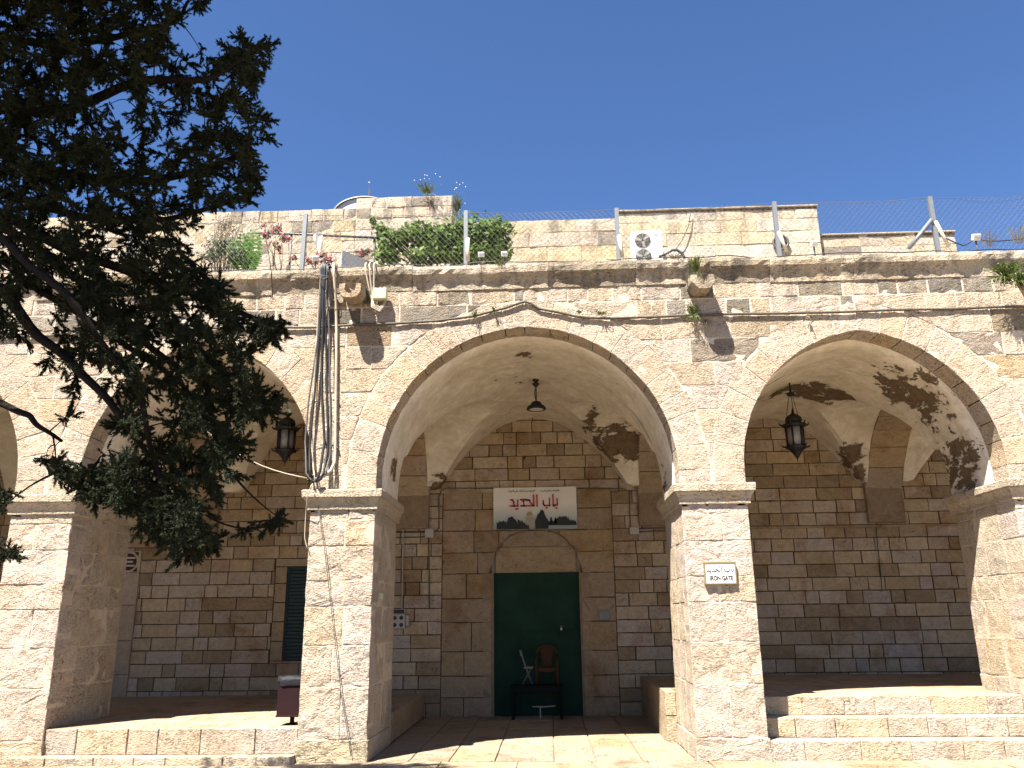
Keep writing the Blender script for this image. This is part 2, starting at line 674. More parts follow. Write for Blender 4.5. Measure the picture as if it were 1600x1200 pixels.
mc = MB()
REC = 0.0045
for x0, x1 in zip(xs[:-1], xs[1:]):
    if x1 - x0 < 1e-3:
        continue
    xm = (x0 + x1) / 2
    if any(a.x0 < xm < a.x1 for a in ARCHES):
        b0 = under(x0 + 1e-4 if under(x0) is None else x0) or ZS + STILT
        b1 = under(x1 - 1e-4 if under(x1) is None else x1) or ZS + STILT
    else:
        b0 = b1 = ZS - 0.3
    mc.add([(x0, REC, b0), (x1, REC, b1), (x1, REC, ZROOF - 0.1), (x0, REC, ZROOF - 0.1)], [(0, 1, 2, 3)], 0, False, (0.55, 0.475, 0.39))
for (a, b) in PIERS:
    mc.box((a + REC, REC, -0.02), (b - REC, YB, ZS - 0.02), 0, 0, (0.52, 0.445, 0.36))
    mc.box((a + 0.02, REC + 0.03, ZS - 0.06), (b - 0.02, YB + 0.01, ZROOF - 0.15), 0, 0, (0.40, 0.33, 0.24))
mc.build('mortar', M_mortar, arcade)

# voussoirs
st_v = Stones(arcade, M_fac, 'voussoir', 280)
for ai, a in enumerate(ARCHES):
    mid_l = (PIERS[ai][0] + PIERS[ai][1]) / 2
    mid_r = (PIERS[ai + 1][0] + PIERS[ai + 1][1]) / 2
    pm = a.phi_max()
    n = max(6, int(round(a.R * pm / 0.33)))
    for side in (-1, 1):
        cuts = [0.0]
        for i in range(n - 1):
            cuts.append((i + 1 + rng.uniform(-0.16, 0.16)) / n)
        cuts.append(1.0)
        for f0, f1 in zip(cuts[:-1], cuts[1:]):
            p0, p1 = f0 * pm, f1 * pm
            g = 0.0055 / a.R
            p0 += g
            p1 -= g
            ring = RING + rng.uniform(-0.03, 0.03)
            poly = [a.pt(side, p0 + (p1 - p0) * k / 3, 0.0) for k in range(4)]
            pmo = a.phi_max(ring)
            oo = [(p0 / pm) * pmo + ((p1 - p0) / pm * pmo) * k / 3 for k in range(4)]
            poly += [a.pt(side, o, ring) for o in oo[::-1]]
            lim = (mid_l + 0.015) if side < 0 else (mid_r - 0.015)
            poly = [((max(q[0], lim) if side < 0 else min(q[0], lim)), q[1]) for q in poly]
            if side > 0:
                poly = poly[::-1]
            c = vary((0.49, 0.413, 0.332), 0.05, 0.04)
            if rng.random() < 0.10:
                c = vary((0.49, 0.39, 0.29), 0.05)
            st_v.add(stone(poly, (0, 0, 0), X, Z, -Y, 0.42, 0.011, 0.006, 0.13, (0.8, 0.4), 0.003, 0.002, 0.002), c)
    for side in (-1, 1):
        xi = a.xc + side * a.a
        xo = max(xi - RING, mid_l + 0.015) if side < 0 else min(xi + RING, mid_r - 0.015)
        l_, r_ = min(xi, xo), max(xi, xo)
        st_v.add(stone([(l_, ZS + 0.008), (r_, ZS + 0.008), (r_, a.zs - 0.003), (l_, a.zs - 0.003)], (0, 0, 0), X, Z, -Y, 0.42, 0.011, 0.006, 0.13, (0.8, 0.4), 0.003, 0.002, 0.002), vary((0.49, 0.413, 0.332), 0.05, 0.04))
st_v.finish()

# ashlar of the front between and above the voussoirs
rows = [ZS + 0.012]
while rows[-1] < 5.90 - 0.2:
    rows.append(rows[-1] + (5.905 - rows[0]) / 7)
rows[-1] = 5.905
rows += [6.165, ZTOP + 0.04]
st_w = Stones(arcade, M_fac, 'stone', 290)
for ri in range(len(rows) - 1):
    gp = 0.010 if rows[ri] > 5.85 else 0.0055
    z0, z1 = rows[ri] + gp, rows[ri + 1] - gp
    # free intervals of the course
    edges = []
    cut = []
    for a in ARCHES:
        t = RING + 0.008
        r = a.R + t
        if z0 - a.zs < r:
            d = math.sqrt(max(r * r - max(z0 - a.zs, 0) ** 2, 0)) - a.c
            if d > 0:
                cut.append((a.xc - d, a.xc + d, a))
    x = XL
    joints = []
    while x < XR:
        joints.append(x)
        w = rng.choice((0.34, 0.42, 0.5, 0.58, 0.66, 0.75)) * (0.85 if z0 > 5.8 else 0.9)
        x += w
    joints.append(XR)
    joints += [a.xc for a in ARCHES]
    # drop joints that fall close to a cut edge, so no slivers stand beside the rings
    ce = [e for (l, r_, a) in cut for e in (l, r_)]
    joints = sorted(j for j in joints if all(abs(j - e) > 0.16 for e in ce if not any(abs(j - a.xc) < 1e-6 for a in ARCHES)))
    joints = [j for i, j in enumerate(joints) if i == 0 or j - joints[i - 1] > 0.14]
    for x0, x1 in zip(joints[:-1], joints[1:]):
        x0 += gp
        x1 -= gp
        smp = sorted(set([x0, x1] + [x0 + (x1 - x0) * k / 28 for k in range(29)]))
        runs, cur = [], []
        for v in smp:
            u = under(v, RING + 0.008)
            bz = max(z0, u) if u is not None else z0
            if bz < z1 - 0.015:
                cur.append((v, bz))
            else:
                if len(cur) > 1:
                    runs.append(cur)
                cur = []
        if len(cur) > 1:
            runs.append(cur)
        for run in runs:
            if run[-1][0] - run[0][0] < 0.05:
                continue
            bot = [run[0]]
            for k in range(1, len(run) - 1):
                if abs((run[k + 1][1] - run[k][1]) - (run[k][1] - run[k - 1][1])) > 1e-4 or k % 5 == 0:
                    bot.append(run[k])
            bot.append(run[-1])
            poly = bot + [(run[-1][0], z1), (run[0][0], z1)]
            area = sum((z1 - b[1]) for b in run) / len(run) * (run[-1][0] - run[0][0])
            if area < 0.010:
                continue
            c = vary(FAC, 0.09, 0.06)
            xm = (x0 + x1) / 2
            q = rng.random()
            pd = {0: 0.0, 1: 0.0}
            top = len(rows) - 2 - ri
            if top in (0, 1) and q < (0.26 + 0.035 * max(0, xm)):
                c = vary((0.25, 0.22, 0.18), 0.3, 0.05)
            elif top in (2, 3) and q < 0.10 + 0.03 * max(0, xm):
                c = vary((0.30, 0.25, 0.19), 0.2, 0.05)
            elif q < 0.10:
                c = vary((0.45, 0.345, 0.235), 0.06)
            elif q < 0.15:
                c = vary((0.36, 0.27, 0.175), 0.1)
            elif q < 0.25:
                c = vary((0.42, 0.345, 0.265), 0.06)
            st_w.add(stone(poly, (0, 0, 0), X, Z, -Y, 0.05, rng.uniform(0.008, 0.018), rng.uniform(0.005, 0.009), 0.11, (0.84, 0.45), 0.004, 0.003, 0.0025), c)
st_w.finish()

# piers: front stones that turn the corner, side stones, a moulded capital
PJ = [0.0, 0.27, 0.91, 1.42, 1.92, 2.25, 2.71, 3.07, 3.26]


def u_sweep(mb, prof, x0, x1, y1, tint, n_jit=0.004):
    """moulding round the front and both sides of a pier: prof = (out, z)"""
    base = [(x0, y1), (x0, 0.0), (x1, 0.0), (x1, y1)]
    dirs = [(-1, 0), (-1, -1), (1, -1), (1, 0)]
    path, dd = [], []
    for i in range(3):
        k = [9, 7, 9][i]
        for j in range(k):
            t = j / k
            path.append((base[i][0] + (base[i + 1][0] - base[i][0]) * t, base[i][1] + (base[i + 1][1] - base[i][1]) * t))
            dd.append(dirs[i] if j == 0 else [(-1, 0), (0, -1), (1, 0)][i])
    path.append(base[3])
    dd.append(dirs[3])
    vs, fs = [], []
    m = len(prof)
    for (x, y), (dx, dy) in zip(path, dd):
        for (o, z) in prof:
            k = mnoise.noise(Vector((x * 4, y * 4, z * 9))) * n_jit * 2
            vs.append((x + dx * (o + k), y + dy * (o + k), z + k))
    for i in range(len(path) - 1):
        for j in range(m - 1):
            fs.append((i * m + j, (i + 1) * m + j, (i + 1) * m + j + 1, i * m + j + 1))
    # end caps, top
    fs.append(tuple(range(m)))
    fs.append(tuple((len(path) - 1) * m + j for j in range(m))[::-1])
    mb.add(vs, fs, 0, False, tint)


for pi, (x0, x1) in enumerate(PIERS):
    pier = empty('pier', (x0, 0, 0))
    pier.parent = arcade
    st = Stones(pier, M_fac, 'stone', 290)
    for ci in range(len(PJ) - 1):
        z0 = PJ[ci] + (rng.uniform(-0.04, 0.04) if 0 < ci else 0) * 0 + 0.004
        z1 = PJ[ci + 1] - 0.004
        grow = 0.05 if ci == 0 else 0.0
        a, b = x0 - grow * 0.4, x1 + grow * 0.4
        w = b - a
        two = rng.random() < (0.7 if ci in (1, 3, 6) else 0.3)
        sp = [a, b] if not two else [a, a + w * rng.uniform(0.38, 0.62), b]
        ret = rng.uniform(0.25, 0.6)
        base_c = (0.50, 0.422, 0.342) if ci else (0.47, 0.40, 0.31)
        for k in range(len(sp) - 1):
            g = 0.003
            u0, u1 = sp[k] + (g if k else 0), sp[k + 1] - (g if k < len(sp) - 2 else 0)
            st.add(stone([(u0, z0), (u1, z0), (u1, z1), (u0, z1)], (0, -grow * 0.5, 0), X, Z, -Y, ret - 0.004, 0.022, 0.010, 0.07, (0.92, 0.78, 0.55, 0.3), 0.007, 0.004, 0.003),
                   vary(base_c, 0.07, 0.08))
        for side, xx in ((-1, a), (1, b)):
            ys = [ret + 0.004]
            while ys[-1] < YB - 0.3:
                ys.append(ys[-1] + rng.uniform(0.35, 0.7))
            if YB - ys[-1] < 0.22 and len(ys) > 1:
                ys.pop()
            ys.append(YB)
            for ya, yb in zip(ys[:-1], ys[1:]):
                if side > 0:
                    vf = stone([(ya + 0.004, z0), (yb - 0.004, z0), (yb - 0.004, z1), (ya + 0.004, z1)], (xx, 0, 0), Y, Z, X, 0.03, 0.010, 0.010, 0.13, (0.85, 0.45), 0.005, 0.002, 0.005)
                else:
                    vf = stone([(-yb + 0.004, z0), (-ya - 0.004, z0), (-ya - 0.004, z1), (-yb + 0.004, z1)], (xx, 0, 0), -Y, Z, -X, 0.03, 0.010, 0.010, 0.13, (0.85, 0.45), 0.005, 0.002, 0.005)
                st.add(vf, vary((0.48, 0.415, 0.33), 0.06, 0.05))
    st.finish()
    cb = MB()
    prof = [(-0.06, 3.19), (0.032, 3.20), (0.034, 3.215), (0.035, 3.26), (0.055, 3.31), (0.08, 3.35), (0.08, 3.365), (0.10, 3.367), (0.105, 3.455), (0.095, 3.47), (0.0, 3.472)]
    u_sweep(cb, prof, 0.0, x1 - x0, YB + 0.1, (0.50, 0.43, 0.335))
    cb.build('capital', M_fac, pier)

# cornice: blocks with a cavetto below a worn lip
st_c = Stones(arcade, M_fac, 'cornice_block', 290)
x = XL
while x < XR:
    w = rng.uniform(0.7, 1.35)
    xa, xb = x + 0.003, min(x + w, XR) - 0.003
    zj = rng.uniform(-0.012, 0.012)
    yj = rng.uniform(-0.01, 0.012)
    prof = [(0.02, ZTOP - 0.01), (-0.014, ZTOP), (-0.022, ZTOP + 0.07), (-0.042, ZTOP + 0.14), (-0.07, ZTOP + 0.19), (-0.09, ZTOP + 0.215),
            (-0.10, ZTOP + 0.23), (-0.112, ZTOP + 0.30), (-0.10, ZTOP + 0.35), (-0.03, ZTOP + 0.382), (0.35, ZTOP + 0.395), (0.35, ZTOP + 0.2)]
    n = max(3, int((xb - xa) / 0.09))
    vs, fs = [], []
    m = len(prof)
    for i in range(n + 1):
        xx = xa + (xb - xa) * i / n
        for k, (y, z) in enumerate(prof):
            q = mnoise.noise(Vector((xx * 7, y * 9, z * 7))) + 0.6 * mnoise.noise(Vector((xx * 19, y * 20, z * 17)))
            am = 0.022 if 5 <= k <= 9 else 0.008
            vs.append((xx, y + yj + q * am, z + zj + (q * am * 0.8 if k > 4 else 0)))
    for i in range(n):
        for k in range(m - 1):
            fs.append((i * m + k, (i + 1) * m + k, (i + 1) * m + k + 1, i * m + k + 1))
    fs.append(tuple(range(m)))
    fs.append(tuple(n * m + k for k in range(m))[::-1])
    c = vary((0.50, 0.425, 0.33), 0.07, 0.05)
    if rng.random() < 0.25:
        c = vary((0.36, 0.30, 0.22), 0.15)
    st_c.add((vs, fs), c)
    x += w
st_c.finish()

# roof slab, and unseen end walls added to keep light out of the gallery
rf = MB()
rf.box((XL, 0.2, ZROOF - 0.18), (XR, 13.0, ZROOF - 0.02), 0, 0, (0.36, 0.30, 0.22))
rf.box((XL - 0.3, 0.05, -0.02), (XL, 13.0, ZROOF - 0.03), 0, 0, (0.36, 0.30, 0.22))
rf.box((XR, 0.05, -0.02), (XR + 0.3, 13.0, ZROOF - 0.03), 0, 0, (0.36, 0.30, 0.22))
rf.build('roof', M_mortar, arcade)

# ---- vaults
PATCH = [
    ((1.4, 4.4, 4.95), 1.0, (0.95, 1.3, 0.5)), ((0.85, 4.2, 5.45), 0.8, (0.28, 0.7, 0.5)), ((-2.12, 4.9, 4.35), 1.0, (0.35, 0.5, 0.35)),
    ((-0.6, 2.6, 5.9), 0.55, (0.5, 0.5, 0.4)), ((0.5, 2.8, 5.8), 0.5, (0.6, 0.25, 0.3)), ((-2.3, 1.1, 3.95), 0.9, (0.3, 0.35, 0.3)), ((-0.3, 1.3, 5.8), 0.55, (0.3, 0.5, 0.3)),
    ((1.95, 1.3, 4.0), 0.75, (0.3, 0.6, 0.9)),
    ((5.0, 3.0, 5.5), 1.0, (1.9, 0.75, 0.6)), ((3.6, 3.0, 5.4), 0.8, (0.8, 0.6, 0.5)), ((5.85, 4.6, 4.5), 1.0, (0.55, 0.9, 0.6)), ((5.6, 1.2, 4.9), 0.78, (0.9, 1.3, 1.1)), ((6.1, 1.2, 3.9), 0.85, (0.6, 1.0, 0.7)),
    ((3.1, 3.0, 5.2), 0.8, (0.6, 0.4, 0.3)),
    ((-6.2, 1.0, 4.0), 0.8, (0.5, 0.8, 0.6)), ((-3.7, 1.9, 4.9), 0.95, (0.6, 0.9, 0.5)), ((-4.6, 3.0, 5.6), 0.6, (0.8, 0.6, 0.4)),
]
M_pl = plaster_material('vault_plaster', PATCH)
T0 = [0.85, 0.70, 0.90, 0.93, 0.9]
LUN = 4.24
for bi, a in enumerate(ARCHES):
    vb = MB()
    vx0, vx1 = VAULT_X.get(bi, (a.x0, a.x1))
    A, vxc = (vx1 - vx0) / 2, (vx0 + vx1) / 2
    top = a.h + ZS + 0.0
    ap = 5.68 if bi != 3 else 5.58
    # plastered soffit of the front arch
    ln = a.line(18, -0.012)
    ys = [0.40, 0.43, 0.8, 1.25, YB]
    vs = []
    for yi, y in enumerate(ys):
        for (x_, z_) in ln:
            k = mnoise.noise(Vector((x_ * 2, y * 2, z_ * 2))) * 0.012
            d = 0.0 if yi else 0.05
            cx_, cz_ = a.xc - x_, ZS + 0.6 - z_
            L = math.hypot(cx_, cz_)
            vs.append((x_ - cx_ / L * (d - k), y, z_ - cz_ / L * (d - k)))
    m = len(ln)
    vb.add(vs, [(i * m + j, i * m + j + 1, (i + 1) * m + j + 1, (i + 1) * m + j) for i in range(len(ys) - 1) for j in range(m - 1)], 0, True)
    # groin vault behind it
    n = 26
    g = [math.sin((-1 + 2 * i / n) * math.pi / 2) * 0.35 + (-1 + 2 * i / n) * 0.65 for i in range(n + 1)]
    t0 = T0[bi]

    def h(t):
        t = abs(t) / t0
        return max(0.0, 1 - t * t)

    vs = []
    for v in g:
        for u in g:
            s_ = (v + 1) / 2
            s_ = s_ * s_ * (3 - 2 * s_)
            zf = (a.top(vxc + u * A * 0.9999, -0.012) or ZS)
            zf = max(zf, LUN)
            za = zf * (1 - s_) + (LUN + (ap - LUN) * h(u)) * s_
            z_ = max(za, LUN + (ap - 0.10 - LUN) * max(0.0, 1 - (v / 0.88) ** 2) ** 0.9)
            z_ += mnoise.noise(Vector((u * 3 + bi * 7, v * 3, 0))) * 0.012
            vs.append((vxc + u * A, (YB + YR) / 2 + v * (YR - YB) / 2, z_))
    m2 = n + 1
    fs = []
    for i in range(n):
        for j in range(n):
            q = (i * m2 + j, i * m2 + j + 1, (i + 1) * m2 + j + 1, (i + 1) * m2 + j)
            if (i < n / 2) == (j < n / 2):
                fs += [(q[0], q[1], q[2]), (q[0], q[2], q[3])]
            else:
                fs += [(q[0], q[1], q[3]), (q[1], q[2], q[3])]
    vb.add(vs, fs, 0, False)
    # wall over the inner edge of the front arch, up to the vault
    k = len(ln) - 1
    up = []
    for i, (x_, z_) in enumerate(ln):
        u = (x_ - a.xc) / A
        up.append((x_, max(z_ + 0.001, LUN)))
    vs = [(x_, YB, z_) for (x_, z_) in ln] + [(x_, YB + 0.001, z_) for (x_, z_) in up]
    vb.add(vs, [(i, i + 1, k + 2 + i, k + 1 + i) for i in range(k)], 0, False)
    vb.build('vault', M_pl, arcade)

# ribs between the bays, and the stone corbels they stand on
for pi, (x0, x1) in enumerate(PIERS):
    if pi in (0, 5):
        continue
    if pi == 4:
        x1 = 6.88
    rib = empty('vault_rib', (x0, YB, ZS))
    rib.parent = arcade
    st = Stones(rib, M_int, 'stone', 100)
    yc, hy = (YB + YR) / 2, (YR - YB) / 2
    nn = 12
    P_ = []
    for i in range(nn + 1):
        v = -1 + 2 * i / nn
        P_.append((yc + v * hy * 0.97, 4.05 + (5.45 - 4.05) * (1 - v * v)))
    for i in range(nn):
        (ya, za), (yb, zb) = P_[i], P_[i + 1]
        d = Vector((0, yb - ya, zb - za)).normalized()
        nrm = Vector((0, d.z, -d.y))
        L = math.hypot(yb - ya, zb - za)
        w = x1 - x0 + 0.04
        st.add(stone([(0.0, 0.004), (w, 0.004), (w, L - 0.004), (0.0, L - 0.004)], (x0 - 0.02, ya, za), X, d, nrm, 0.35, 0.010, 0.010, 0.2, (0.5,), 0.006, 0.004, 0.006),
               vary((0.38, 0.30, 0.205), 0.12, 0.1), 1.0)
    st.add(stone([(0, 0), (x1 - x0 + 0.05, 0), (x1 - x0 + 0.05, 0.74), (0, 0.74)], (x0 - 0.025, YR - 0.1, 3.46), X, Z, -Y, 0.12, 0.01, 0.015, 0.2, (0.6,), 0.01, 0.01, 0.004), (0.27, 0.20, 0.135), 1.0)
    st.finish()
    fill = MB()
    fill.box((x0 - 0.01 - x0, 0.0, 5.50 - ZS), (x1 + 0.01 - x0, YR - YB, 6.6 - ZS), 0, 0, (0.3, 0.24, 0.17))
    for i in range(nn):
        (ya, za), (yb, zb) = P_[i], P_[i + 1]
        fill.add([(0.005, ya - YB, za + 0.02 - ZS), (0.005, yb - YB, zb + 0.02 - ZS), (0.005, yb - YB, 2.3), (0.005, ya - YB, 2.3)], [(0, 1, 2, 3)], 0, False, (0.3, 0.24, 0.17))
        fill.add([(x1 - x0 - 0.005, ya - YB, za + 0.02 - ZS), (x1 - x0 - 0.005, yb - YB, zb + 0.02 - ZS), (x1 - x0 - 0.005, yb - YB, 2.3), (x1 - x0 - 0.005, ya - YB, 2.3)], [(0, 1, 2, 3)], 0, False, (0.3, 0.24, 0.17))
    fill.build('rib_core', M_pl, rib)

# ---- water spouts of the cornice (octagonal stone gutters)
def spout(x, z, name_tint, tilt=0.0):
    sp = MB()
    r, L = 0.17, 0.40
    for (y0, y1, sc0, sc1) in ((0.06, -L, 1.0, 0.92),):
        outer = []
        for k, (ox, oz) in enumerate(((-1, -0.05), (-1, -0.3), (-0.8, -0.62), (-0.52, -0.92), (0.0, -0.95), (0.52, -0.92), (0.8, -0.62), (1, -0.3), (1, -0.05))):
            outer.append((ox * r, oz * r))
        inner = [(math.cos(math.pi + math.pi * k / 8) * r * 0.52, math.sin(math.pi + math.pi * k / 8) * r * 0.50) for k in range(9)]
        prof = [(-r * 0.98, 0.07)] + outer + [(r * 0.98, 0.07), (r * 0.50, 0.07)] + inner[::-1] + [(-r * 0.50, 0.07)]
        vs = []
        for y, s_ in ((y0, 1.0), (y1 + 0.02, 0.98), (y1, 0.92)):
            for (a_, b_) in prof:
                k = mnoise.noise(Vector((a_ * 14 + x, y * 9, b_ * 14))) * 0.012
                vs.append((a_ * s_ + k, y, b_ * s_ + k + (y0 - y) * -0.12 + tilt * a_))
        m = len(prof)
        fs = [(i * m + j, i * m + (j + 1) % m, (i + 1) * m + (j + 1) % m, (i + 1) * m + j) for i in range(2) for j in range(m)]
        # end face as quads between outer and inner
        o = 2 * m
        for k in range(8):
            fs.append((o + 1 + k, o + 2 + k, o + m - 3 - k, o + m - 2 - k))
        fs.append((o + 0, o + 1, o + m - 2, o + m - 1))
        fs.append((o + 9, o + 10, o + 11, o + 12))
        sp.add(vs, fs, 0, False, name_tint)
    return sp.build('water_spout', M_fac, arcade, (x, 0, z))


spout(-2.74, 6.37, (0.43, 0.35, 0.25))
spout(2.27, 6.37, (0.42, 0.36, 0.28))
spout(6.95, 6.35, (0.26, 0.23, 0.19), 0.15)

# ------------------------------------------------------------------ rear wall of the gallery
rear = empty('gallery_wall', (0, YR, 0), 'shaded ashlar back wall of the gallery with the green gate in it', 'wall')
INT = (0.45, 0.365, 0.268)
DOOR = (-1.06, 0.60, 2.60)
WIN = (-5.11, -3.75, 1.02, 2.78)
PZ = [0.0, 0.34, 0.72, 1.16, 1.69, 2.13, 2.6, 3.0, 3.42, 3.84, 4.25]
PX0, PX1 = -2.06, 1.28
TA, TZ0, TZ1 = 0.86, 2.62, 3.42              # blind arch over the gate: half span, springing, apex
TXC = -0.235


def tymp(x):
    d = abs(x - TXC) / TA
    if d >= 1:
        return None
    return TZ0 + (TZ1 - TZ0) * (1 - d ** 2.6) ** (1 / 2.0)


bm_ = MB()
rec = 0.012
# mortar sheet with holes for the gate and the window
for (xa, xb, za, zb) in ((XL, WIN[0], -0.02, ZROOF - 0.1), (WIN[0], WIN[1], -0.02, WIN[2]), (WIN[0], WIN[1], WIN[3], ZROOF - 0.1), (WIN[1], -1.10, -0.02, ZROOF - 0.1),
                         (-1.10, 0.63, 3.46, ZROOF - 0.1), (0.63, XR, -0.02, ZROOF - 0.1)):
    bm_.box((xa, rec, za), (xb, 0.5, zb), 0, 0, (0.090, 0.056, 0.031))
bm_.build('mortar', M_dark_mortar, rear)
st_r = Stones(rear, M_int, 'stone', 290)
st_p = Stones(rear, M_int, 'portal_stone', 290)


def visible_rear(x):
    return -8.7 < x < -3.9 or -3.2 < x < 2.35 or 3.7 < x < 8.2


def rstone(xa, xb, za, zb, tint, st, rough=0.008, extra=None):
    poly = [(xa + 0.007, za + 0.007), (xb - 0.007, za + 0.007), (xb - 0.007, zb - 0.007), (xa + 0.007, zb - 0.007)]
    if extra:
        poly = extra
    vf = stone(poly, (0, YR, 0), X, Z, -Y, 0.014, rough, 0.007, 0.22, (0.6,), 0.005, 0.003, 0.004)
    w = None if visible_rear((xa + xb) / 2) else 0.0
    st.add(vf, tint, w)


hz = 0.245
nrow = int(5.9 / hz)
for r_ in range(nrow):
    z0, z1 = r_ * hz, (r_ + 1) * hz
    segs = [(XL, PX0 - (0.0 if z0 > 3 else 0.0)), (PX1, XR)] if z1 <= 4.25 + 0.1 else [(XL, XR)]
    for (sa, sb) in segs:
        x = sa
        if sa == PX1 and z1 < 4.3:
            x = sa
        while x < sb - 0.02:
            w = rng.choice((0.26, 0.33, 0.4, 0.48, 0.58, 0.7)) * rng.uniform(0.9, 1.1)
            if sb - x - w < 0.2:
                w = sb - x
            xa, xb = x, x + w
            x += w
            # leave the window free
            if z1 > WIN[2] and z0 < WIN[3] and xb > WIN[0] - 0.24 and xa < WIN[1]:
                if xa < WIN[0] - 0.24 - 0.03:
                    xb = WIN[0] - 0.24
                else:
                    continue
            if z1 > 4.4:
                zt = 4.25 + (r_ - 17) * 0.245
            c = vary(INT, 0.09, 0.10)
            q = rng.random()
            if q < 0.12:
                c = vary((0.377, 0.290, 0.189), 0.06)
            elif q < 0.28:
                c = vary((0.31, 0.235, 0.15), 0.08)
            k = 0.006 if abs(xa) > 3 else 0.012
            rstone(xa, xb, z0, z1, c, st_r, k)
# dressed jamb stones beside the window
z = WIN[2]
while z < WIN[3] - 0.05:
    h_ = min(0.36, WIN[3] - z)
    rstone(WIN[0] - 0.24, WIN[0], z, z + h_, vary((0.377, 0.297, 0.196), 0.05), st_r)
    z += h_
rstone(WIN[0] - 0.24, (WIN[0] + WIN[1]) / 2, WIN[3], 2.94, vary((0.40, 0.32, 0.22), 0.05), st_r)
rstone((WIN[0] + WIN[1]) / 2, WIN[1], WIN[3], 2.94, vary((0.40, 0.32, 0.22), 0.05), st_r)
rstone(WIN[0] - 0.24, WIN[1], 0.972, 1.022, (0.38, 0.30, 0.21), st_r)
st_r.finish()
# the portal: large blocks round the gate
for i in range(len(PZ) - 1):
    z0, z1 = PZ[i], PZ[i + 1]
    right = PX1 + rng.choice((-0.12, 0.0, 0.0))
    for (sa, sb) in ((PX0, -1.10), (0.63, PX1)) if z1 < 2.61 else ((PX0, PX1),):
        x = sa
        while x < sb - 0.02:
            w = rng.uniform(0.42, 0.85)
            if sb - x - w < 0.3:
                w = sb - x
            xa, xb = x, x + w
            x += w
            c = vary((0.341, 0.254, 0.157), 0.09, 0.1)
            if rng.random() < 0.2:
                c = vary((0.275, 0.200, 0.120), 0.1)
            if z1 < 2.61 or z0 > 3.4:
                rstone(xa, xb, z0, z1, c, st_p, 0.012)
                continue
            # blocks cut by the blind arch
            smp = [xa + 0.005 + (xb - xa - 0.01) * k / 24 for k in range(25)]
            cur, runs = [], []
            for v in smp:
                t = tymp(v)
                bz = max(z0, t + 0.002) if t is not None else z0
                if bz < z1 - 0.02:
                    cur.append((v, bz + 0.004))
                else:
                    if len(cur) > 1:
                        runs.append(cur)
                    cur = []
            if len(cur) > 1:
                runs.append(cur)
            for run in runs:
                if run[-1][0] - run[0][0] < 0.06:
                    continue
                poly = run[::3] + ([run[-1]] if (len(run) - 1) % 3 else []) + [(run[-1][0], z1 - 0.005), (run[0][0], z1 - 0.005)]
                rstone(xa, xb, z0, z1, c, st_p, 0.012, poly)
# stones that fill the blind arch, set back
tz = [2.62, 3.12, 3.40]
fillst = []
for (za, zb) in ((2.615, 3.10), (3.11, 3.42)):
    bot = [(v, za) for v in (TXC - TA, TXC + TA)]
    smp = [TXC - TA + 2 * TA * k / 24 for k in range(25)]
    topl = []
    for v in smp:
        t = tymp(v) or za
        t = min(t, zb)
        if t > za + 0.01:
            topl.append((v, t))
    poly = [(topl[0][0], za), (topl[-1][0], za)] + topl[::-1]
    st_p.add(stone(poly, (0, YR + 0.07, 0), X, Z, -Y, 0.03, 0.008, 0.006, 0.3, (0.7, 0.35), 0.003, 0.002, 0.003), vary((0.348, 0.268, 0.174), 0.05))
st_p.finish()
tb = MB()
tb.box((-1.35, 0.12, 2.55), (0.9, 0.5, 3.5), 0, 0, (0.36, 0.285, 0.195))
tb.box((-1.3, 0.17, -0.02), (0.85, 0.5, 2.549), 0, 0, (0.1, 0.07, 0.04))
for xx in (-1.056, 0.596):
    s_ = -1 if xx < 0 else 1
    tb.box((min(xx, xx + s_ * 0.2), 0.004, 0.0), (max(xx, xx + s_ * 0.2), 0.168, 2.6), 0, 0, (0.25, 0.19, 0.12))
tb.build('portal_reveal', M_dark_mortar, rear)
# string courses
for (xa, xb) in ((3.2, 8.6), (-8.9, -3.2)):
    sc_ = MB()
    n = int((xb - xa) / 0.9)
    for i in range(n):
        a_, b_ = xa + (xb - xa) * i / n, xa + (xb - xa) * (i + 1) / n - 0.006
        o = MB()
        o.box((a_, -0.035, 3.38), (b_, 0.02, 3.425), 0, 0.008, vary((0.341, 0.258, 0.162), 0.08))
        o.build('string_course_block', M_int, rear)

# gate
M_gate = worn_paint('green_gate_paint', (0.009, 0.030, 0.017), (0.08, 0.08, 0.07), 0.1, 16.0, 0.75)
gate = obj_box('gate', (DOOR[0], 0.10, 0.02), (DOOR[1], 0.16, DOOR[2] + 0.01), M_gate, rear, 0.004)
gate['label'] = 'tall dark green iron gate leaf'
gx = DOOR[0]
wf = MB()
for (a_, b_) in (((-0.60, 0.075, 0.05), (-0.57, 0.10, 1.52)), ((0.14, 0.075, 0.05), (0.17, 0.10, 1.52)), ((-0.60, 0.075, 1.52), (0.17, 0.10, 1.55))):
    wf.box(a_, b_, 0, 0.003)
wf.build('wicket_frame', M_gate, gate)
M_steel = plain('dull_steel', (0.35, 0.34, 0.32), 0.4, 0.8, 0.2)
lt = MB()
lt.box((0.19, 0.06, 1.50), (0.56, 0.10, 1.535), 0, 0.004)
lt.box((0.20, 0.05, 1.44), (0.26, 0.10, 1.56), 0, 0.004)
lt.build('bolt', M_gate, gate)
pd = MB()
pd.box((0.21, 0.035, 1.53), (0.25, 0.055, 1.575), 0, 0.006)
pd.tube([(0.216, 0.045, 1.575), (0.216, 0.045, 1.60), (0.23, 0.045, 1.615), (0.244, 0.045, 1.60), (0.244, 0.045, 1.575)], 0.004, 6)
pd.build('padlock', M_steel, gate)
hp = MB()
hp.box((0.18, 0.05, 0.25), (0.20, 0.10, 0.62), 0, 0.003)
hp.box((0.2, 0.05, 0.58), (0.33, 0.10, 0.61), 0, 0.003)
hp.build('lower_bolt', M_gate, gate)

